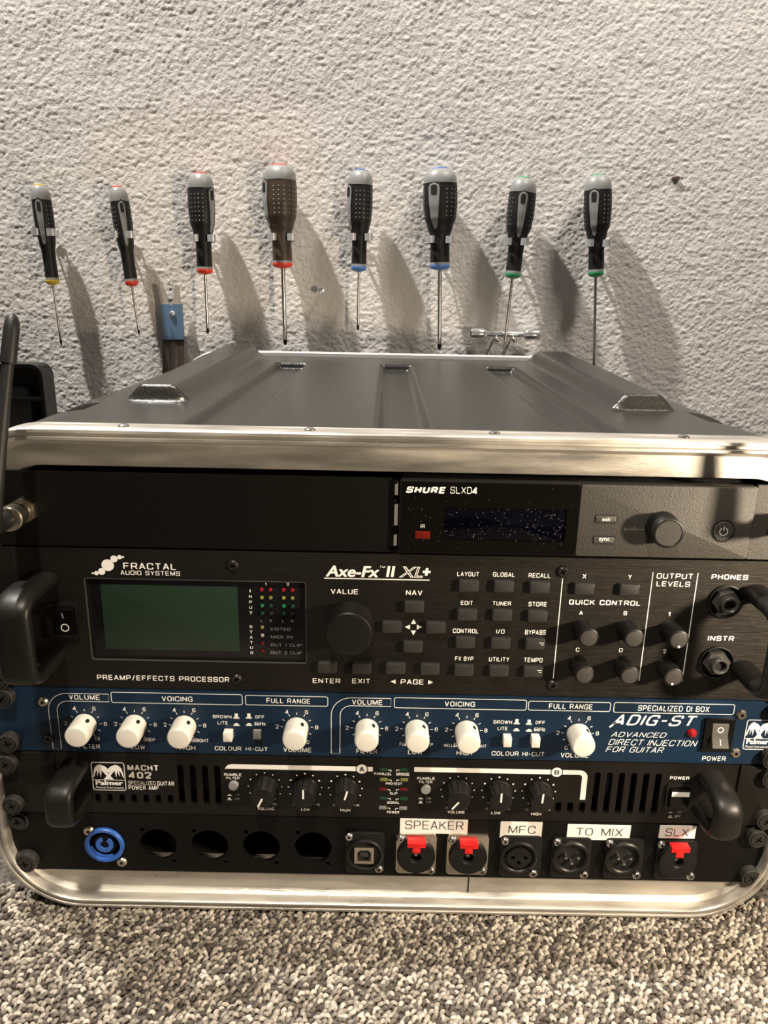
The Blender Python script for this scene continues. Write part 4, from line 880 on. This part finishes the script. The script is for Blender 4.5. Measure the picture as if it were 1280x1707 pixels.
def bnc(par, x, z, tilt=(0, -1, 0)):
    T = Vector(tilt).to_track_quat('-Y', 'Z').to_matrix().to_4x4()
    def mk(): m_ = MB(); m_.T = Matrix.Translation((x, 0, z)) @ T; return m_
    m_ = mk(); m_.plate([(7.9*math.cos(math.radians(60*i+30)), 7.9*math.sin(math.radians(60*i+30))) for i in range(6)], [], -2.6, 0); h = m_.build('antenna_connector', 'nickel', par); h['label'] = 'nickel coaxial antenna connector with hex nut'
    m_ = mk(); m_.lathe(0, 0, [(6.6, -2.6), (6.6, -3.2), (5.2, -3.4), (5.2, -6.0), (5.6, -6.1), (5.6, -7.0), (5.0, -7.1), (5.0, -9.0)], 28); m_.build('threaded_barrel', 'nickel', h)
    return h
bnc(ear, bn[0], bn[1]); b2x, b2z = (213.9,244.9)
bnc(ear2, b2x, b2z)
def antenna(label, base, p1, p2, group=None):
    a = thing('antenna', label, 'antenna', base, 'rod antennas')
    m_ = MB(); m_.T = Matrix.Translation(base)
    n = 28
    m_.lathe(0, 0, [(6.2, 0), (6.2, -1.0), (6.6, -1.5), (6.6, -5.0), (6.9, -5.3), (6.9, -9), (6.3, -9.5), (6.3, -12), (5.4, -12.4)], n); m_.build('coupling_ring', 'nickel', a)
    kn = MB(); kn.T = Matrix.Translation(base)
    kn.tube([(0, -11, 0), (0, -18, 0), (0, -24, 0.5), (0, -29, 3)], [4.4, 4.4, 5.2, 5.4], 20); kn.build('elbow', 'rubber', a)
    b = Vector(base)+Vector((0, -29, 0)); v1 = Vector(p1); d = (v1-b)
    m_ = MB(); m_.tube([tuple(b+d*t) for t in (0, 0.1, 0.5, 0.999)], [5.2, 4.9, 3.6, 2.9], 20); m_.build('rod', 'rubber', a)
    d2 = d.normalized(); v2 = v1+d2*24
    m_ = MB(); m_.tube([tuple(v1+d2*t) for t in (-1.5, -1.2, 0.0, 16, 20, 22.6, 24)], [2.9, 3.9, 4.0, 3.9, 3.5, 2.3, 0.6], 20); m_.build('end_cap', 'rubber', a)
    return a
antenna('black rod antenna with a rounded tip, left front of the rack', (bn[0], -7.5, bn[1]), (-199, -14.0, 327), None)
antenna('black rod antenna on the connector at the right edge of the picture', (b2x, -7.5, b2z), (b2x+2, -42.0, 335), None)

# ------------------------------------------------------------------ tools on the wall
def frame_of(top, tip, spin):
    t = Vector(top); d = (Vector(tip)-t); L = d.length; d.normalize()      # local +Z runs from tip to top
    zax = -d; y0 = Vector((0, 1, 0)); y0 = (y0-zax*y0.dot(zax)).normalized(); xax = y0.cross(zax)
    R_ = Matrix((xax, y0, zax)).transposed().to_4x4()
    return Matrix.Translation(t) @ R_ @ Matrix.Rotation(math.radians(spin), 4, 'Z'), L
def screwdriver(label, top, col, tip, w, hl, cm, spin, rub='rubber', neck=0.52, shaft=3.0):
    """top / tip / collar given as wall positions; w = widest diameter of the handle"""
    yw = 573.0
    T, L = frame_of((top[0], yw, top[1]), (tip[0], yw, tip[1]), spin)
    o = thing('screwdriver', label, 'screwdriver', (top[0], yw, tip[1]), 'screwdrivers hanging on the wall')
    H = math.hypot(col[0]-top[0], col[1]-top[1]); R_ = w/2
    def body(prof, name, m, par=o, n=36, squash=0.12, cap=True):
        mb = MB(); mb.T = T
        loops = []
        for r, z in prof:
            loops.append([((r*(1+squash*0.35*math.cos(3*a)*min(1, r/R_)))*math.cos(a), (r*(1+squash*0.35*math.cos(3*a)*min(1, r/R_)))*math.sin(a), -z) for a in [2*math.pi*i/n for i in range(n)]])
        mb.loft(loops, cap, cap); return mb.build(name, m, par, angle=50)
    nk = R_*neck
    def rad(t):  # radius of the rubber sleeve along the handle
        pts = [(0.10, 0.93), (0.2, 0.99), (0.35, 1.0), (0.48, 0.93), (0.58, neck+0.17), (0.66, neck+0.03), (0.75, neck), (0.93, neck*1.02)]
        for (a, b), (c, d) in zip(pts, pts[1:]):
            if a <= t <= c: return R_*(b+(d-b)*smooth01((t-a)/(c-a)))
        return R_*(pts[0][1] if t < 0.1 else pts[-1][1])
    body([(R_*0.42, -0.4), (R_*0.5, 0), (R_*0.52, 1.2), (R_*0.5, 3)], 'end_disc', cm)
    body([(R_*0.50, 0.8), (R_*0.66, 2.0), (R_*0.82, H*0.045), (R_*0.93, H*0.085), (R_*0.97, H*0.13), (R_*0.96, H*0.17), (R_*0.6, H*0.18)], 'cap', 'greyp')
    sl = body([(R_*0.6, H*0.145), (R_*0.985, H*0.15)]+[(rad(t), H*t) for t in np.linspace(0.16, 0.93, 30)], 'grip', rub)
    body([(nk*1.0, H*0.925), (nk*1.03, H*0.935), (nk*1.03, H*0.955)], 'ring', 'greyp')
    body([(nk*1.04, H*0.953), (nk*1.06, H*0.975), (nk*0.9, H*0.995), (nk*0.35, H*1.01)], 'collar', cm)
    body([(shaft*0.5, H*0.98), (shaft*0.5, L-7)], 'shaft', 'steel', n=16, squash=0)
    body([(shaft*0.52, L-7.2), (shaft*0.52, L-4), (shaft*0.30, L-1), (shaft*0.1, L)], 'tip', 'tip', n=16, squash=0)
    # grey inlay with the hanging slot, facing local -Y
    def surf(a, t, lift):
        r = rad(t)*(1+0.12*0.35*math.cos(3*a))+lift
        return (r*math.cos(a), r*math.sin(a), -H*t)
    def patch(t0, t1, half, lift, name, m, par, r_end=0.5, taper=0.55):
        mb = MB(); mb.T = T; rows = []
        n = 22
        for k in range(n+1):
            t = t0+(t1-t0)*k/n; u = k/n
            wdt = half*math.sqrt(max(0, 1-(1-u/0.14)**2)) if u < 0.14 else half*(1-(1-taper)*((u-0.14)/0.86)) * math.sqrt(max(0.0, 1-max(0, (u-0.85)/0.15)**2))
            rows.append([surf(math.radians(-90)+s_*wdt/R_, t, lift) for s_ in (-1, -0.6, -0.2, 0.2, 0.6, 1)])
        mb.loft(rows, False, False, False); return mb.build(name, m, par, fix=True)
    edge = patch(0.13, 0.62, R_*0.46, 0.25, 'inlay_rim', rub, sl)
    patch(0.15, 0.60, R_*0.34, 0.6, 'inlay', 'greyp', sl)
    patch(0.17, 0.27, R_*0.17, 0.9, 'hanging_slot', 'dark', sl, taper=1.0)
    # raised dots round the sleeve
    dots = MB(); dots.T = T; dm = 0.011*w+0.22
    for t in np.linspace(0.215, 0.47, 7):
        for k in range(20):
            a = 2*math.pi*(k+0.5)/20
            if abs((a-math.radians(270)+math.pi) % (2*math.pi)-math.pi) < 0.62: continue
            c0 = Vector(surf(a, t, 0.0)); n_ = Vector((math.cos(a), math.sin(a), 0)); s1 = Vector((-math.sin(a), math.cos(a), 0))*dm; s2 = Vector((0, 0, dm))
            dots.add([tuple(c0-s1-s2), tuple(c0+s1-s2), tuple(c0+s1+s2), tuple(c0-s1+s2), tuple(c0+n_*0.5)], [(0, 1, 4), (1, 2, 4), (2, 3, 4), (3, 0, 4)])
    d_ = dots.build('grip_dots', 'greyp', sl, smooth=False); d_['kind'] = 'stuff'
    # spring clip round the neck
    return o, T, H, rad
def clip(label, xz, r, tilt=0.0, open_deg=70, yw=573.0):
    x, z = xz
    o = thing('spring_clip', label, 'clip', (x, WY-3, z), 'spring clips holding the screwdrivers')
    b = MB(); hgt = 8.0; th = 0.9
    def strip(path, name, par=o):
        out = []; n = len(path)
        for i in range(n):
            a = Vector(path[max(i-1, 0)]); c = Vector(path[min(i+1, n-1)]); d = (c-a).normalized(); nn = Vector((-d.y, d.x))*th/2; p = Vector(path[i]); out.append((p+nn, p-nn))
        vs = []; 
        for p, q_ in out: vs += [(p.x, p.y, z-hgt/2), (p.x, p.y, z+hgt/2), (q_.x, q_.y, z+hgt/2), (q_.x, q_.y, z-hgt/2)]
        m_ = MB(); m_.loft([vs[4*i:4*i+4] for i in range(n)]); return m_.build(name, 'clip', par)
    R_ = r+1.2
    for sx in (-1, 1):
        path = [(x, WY-4.0), (x+sx*R_*0.55, WY-4.5)]
        a0 = 70; a1 = -90+open_deg/2-8
        for i in range(11):
            a = math.radians(a0+(a1-a0)*i/10); path.append((x+sx*R_*math.cos(a), yw+R_*math.sin(a)))
        lx_, ly_ = path[-1]
        for q1, q2 in ((0.2, -1.2), (0.9, -2.4), (2.2, -3.2), (4.0, -3.6), (6.0, -3.5), (8.0, -2.8), (9.2, -1.4), (9.3, 0.2)): path.append((lx_+sx*q1, ly_+q2))
        strip(path, 'jaw')
    m_ = MB(); m_.lathe(x, z, [(3.2, WY-4.4), (3.2, WY-5.4), (1.6, WY-6.2)], 16); m_.build('fixing_screw', 'steel', o)
    return o
YS = 573
sd = [
 ('small slim screwdriver with a yellow end cap, leftmost in the row on the wall', (-428.2,477.8), (-425.0,363.4), (-420.8,288.6), 23, 'yelp', 5, 'rubber', 0.66, 2.6, (-425.1,424.1), 'clip round the yellow-ended screwdriver at the left end of the row'),
 ('small slim screwdriver with an orange-red end cap, second from the left', (-334.6,477.6), (-325.6,363.9), (-320.7,303.9), 23, 'orap', 28, 'rubber', 0.66, 2.6, (-329.9,423.2), 'clip round the slim orange-red-ended screwdriver'),
 ('medium screwdriver with a red end cap, hanging above the blue pronged tool', (-233.5,494.4), (-233.8,379.9), (-233.5,306.8), 32, 'orap', 62, 'rubber', 0.58, 3.4, (-231.4,420.9), 'clip round the medium red-ended screwdriver above the blue pronged tool'),
 ('large brownish screwdriver with a red end cap, thickest of the red-ended ones', (-138.7,505.1), (-137.3,388.8), (-135.7,294.9), 41, 'orap', -62, 'brubber', 0.57, 5.0, (-135.9,423.7), 'clip round the large brownish red-ended screwdriver'),
 ('medium screwdriver with a light blue end cap, beside the small screw in the wall', (-41.8,501.3), (-42.8,386.8), (-43.6,314.9), 31, 'lbluep', -62, 'rubber', 0.58, 3.4, (-41.3,425.6), 'clip round the medium blue-ended screwdriver'),
 ('large screwdriver with a light blue end cap and thick shaft, sixth in the row', (52.6,504.7), (56.9,390.5), (60.4,293.2), 41, 'lbluep', -24, 'rubber', 0.57, 5.0, (54.8,424.6), 'clip round the large blue-ended screwdriver'),
 ('tilted screwdriver with a green end cap, hanging over the chrome crossbar', (153.3,496.7), (146.8,382.3), (141.2,272.6), 33, 'grnp', -2, 'rubber', 0.56, 3.4, (147.2,424.0), 'clip round the tilted green-ended screwdriver'),
 ('upright screwdriver with a green end cap, rightmost in the row', (241.1,501.3), (249.4,386.0), (258.8,273.0), 33, 'grnp', -28, 'rubber', 0.56, 3.4, (246.3,424.1), 'clip round the upright green-ended screwdriver at the right end of the row')]
for lb, tp, cl, ti, w, cm, spin, rub, nk, sh_, cp, cl_lab in sd:
    screwdriver(lb, tp, cl, ti, w, 0, cm, spin, rub, nk, sh_)
    clip(cl_lab, cp, w/2*(nk+0.12))

# blue pronged tool
def ft(x, y): return None
fork = thing('pronged_tool', 'flat steel pronged pry tool with a blue sleeve, hanging between two red-ended screwdrivers', 'tool', ((-281.8,334.4)[0], 590, (-285.6,272.5)[1]))
m_ = MB(); m_.plate([(-298.8,364.5), (-298.0,365.3), (-294.5,365.4), (-293.8,364.3), (-290.1,352.4), (-286.1,343.8), (-284.5,341.4), (-282.0,341.2), (-280.1,343.9), (-278.3,352.6), (-276.8,364.6), (-276.1,365.7), (-272.5,365.8), (-271.8,364.7), (-270.6,354.0), (-269.4,342.3), (-269.2,339.5), (-295.6,339.0), (-295.9,342.7)], [], 588.5, 591); m_.build('prongs', 'plate', fork, smooth=False)
m_ = MB(); m_.plate([(-295.0,342.0), (-283.6,342.2), (-282.4,341.0), (-280.6,341.1), (-279.5,342.3), (-268.6,342.5), (-268.1,298.7), (-295.1,298.1)], [], 586.8, 592); m_.build('sleeve', 'bsteel', fork, smooth=False)
m_ = MB(); m_.plate([(-296.0,298.6), (-268.8,299.1), (-271.7,247.4), (-280.1,247.2), (-276.6,289.6), (-282.2,297.0), (-287.7,290.0), (-291.0,247.0), (-299.3,246.8)], [], 588.5, 591); m_.build('lower_blade', 'brownp', fork, smooth=False)
sx_, sz_ = (-281.0,330.4); MB().lathe(sx_, sz_, [(3.6, 586.9), (3.4, 585.4), (2.4, 584.4), (0.8, 584.0), (0.7, 585)], 24, True, True).build('fixing_screw', 'chrome', fork)
# chrome T-bar wrench on two pins
tb = thing('crossbar_wrench', 'chrome double-ended socket wrench lying on two pins on the wall', 'wrench', ((143.9,313.2)[0], 583, (144.4,306.2)[1]))
xa, za = (100.3,312.0); xb, zb3 = (187.8,314.9); xm0 = (117.6,312.7)[0]; xm1 = (170.3,313.7)[0]; zc_ = (za+zb3)/2
def xbar(prof, name, m, n=24, six=False):
    mb = MB(); mb.loft([[(x, 583+r*math.cos(2*math.pi*i/n), zc_+r*math.sin(2*math.pi*i/n)) for i in range(n)] for x, r in prof], True, True); return mb.build(name, m, tb)
xbar([(xm0-2, 3.6), (xm0+2, 3.6), (xm0+3, 4.0), (xm1-3, 4.0), (xm1-2, 3.6), (xm1+2, 3.6)], 'bar', 'chrome')
xbar([(xa, 6.0), (xa, 7.0), (xa+0.8, 7.4), (xm0-2, 7.4), (xm0, 6.6), (xm0+3, 4.2)], 'socket', 'chrome')
xbar([(xb, 6.0), (xb, 7.0), (xb-0.8, 7.4), (xm1+2, 7.4), (xm1, 6.6), (xm1-3, 4.2)], 'socket', 'chrome')
for xx in (xa-0.05, xb+0.05): MB().loft([[(xx+d, 583+4.8*math.cos(2*math.pi*i/6), zc_+4.8*math.sin(2*math.pi*i/6)) for i in range(6)] for d in (-0.02, 0.02)]).build('socket_opening', 'dark', tb)
for c_, lb in (((132.9,307.7), 'left of the two steel pins under the chrome wrench'), ((154.9,308.9), 'right of the two steel pins under the chrome wrench')):
    o = thing('wall_pin', lb, 'pin', (c_[0], WY-4, zc_-7), 'pins under the wrench')
    m_ = MB(); m_.lathe(c_[0], zc_-6.2, [(1.4, WY+1), (1.4, 574), (1.4, 573.5)], 14); m_.build('shank', 'steel', o)
    m_ = MB(); m_.lathe(c_[0], zc_-6.2, [(1.5, 574), (3.2, 573.2), (3.2, 572.0), (2.2, 571), (0.5, 570.6)], 18); m_.build('head', 'steel', o)
nx_, nz_ = (-90.9,362.7)
o = thing('wall_screw', 'small lone pan-head screw sticking out of the wall between two screwdrivers', 'screw', (nx_, WY-2, nz_))
MB().lathe(nx_, nz_, [(1.5, WY+2), (1.5, 584.5)], 12).build('shank', 'steel', o)
MB().lathe(nx_, nz_, [(1.6, 585), (4.0, 584.6), (4.2, 583.6), (3.4, 582.4), (1.4, 581.8), (1.2, 582.4)], 22).build('head', 'chrome', o)
dx_, dz2 = (343.3,502.8)
o_ = MB(); o_.loft([[(dx_+a*5.2, 600.5-d, dz2+b*2.2) for a, b in ((1, 0.2), (0.6, 1), (-0.5, 0.8), (-1, 0), (-0.6, -0.8), (0.4, -0.6))] for d in (0, 3.4)]); o = o_.build('plaster_chip', 'brownp', None)
o['label'] = 'small dark chip in the plaster, right of the screwdrivers'; o['category'] = 'wall mark'

# black plastic case standing behind the rack on the left
bx0 = -640; bx1 = (-406.3,252.1)[0]; bzt = (-429.1,274.5)[1]
bc = thing('plastic_toolbox', 'open glossy black plastic toolbox with a grey tray, behind the rack at the left edge', 'toolbox', ((bx0+bx1)/2, 495, -ZO))
def openbox(x0, x1, z0, z1, yb, yf, r, th, name, m, par=bc):
    """shallow upright shell, open towards the viewer"""
    cx, cz, w, h = (x0+x1)/2, (z0+z1)/2, x1-x0, z1-z0
    def L(ins, y, rr): return [(a, y, b) for a, b in rrect(cx, cz, w-2*ins, h-2*ins, rr, 8)]
    return MB().loft([L(0, yb, r), L(0, yf, r), L(th, yf, r-th), L(th, yb-th, r-th)]).build(name, m, par)
openbox(bx0, bx1, -ZO, bzt, 508, 478, 14, 4, 'lid', 'binp')
tx1 = (-427.8,237.5)[0]; tzt = (-437.1,247.8)[1]
MB().rbox((bx0+10+tx1)/2, (tzt+10)/2, tx1-bx0-10, tzt-10, 505, 488, 10, 4, 6).build('tray', 'bingrey', bc)
MB().rbox((bx0+bx1)/2, (-413.1,233.6)[1], bx1-bx0-10, 5, 505, 480, 1.5, 1).build('divider', 'binp', bc)
for k in ('_o',):
    for ob in bpy.data.objects:
        if k in ob: del ob[k]
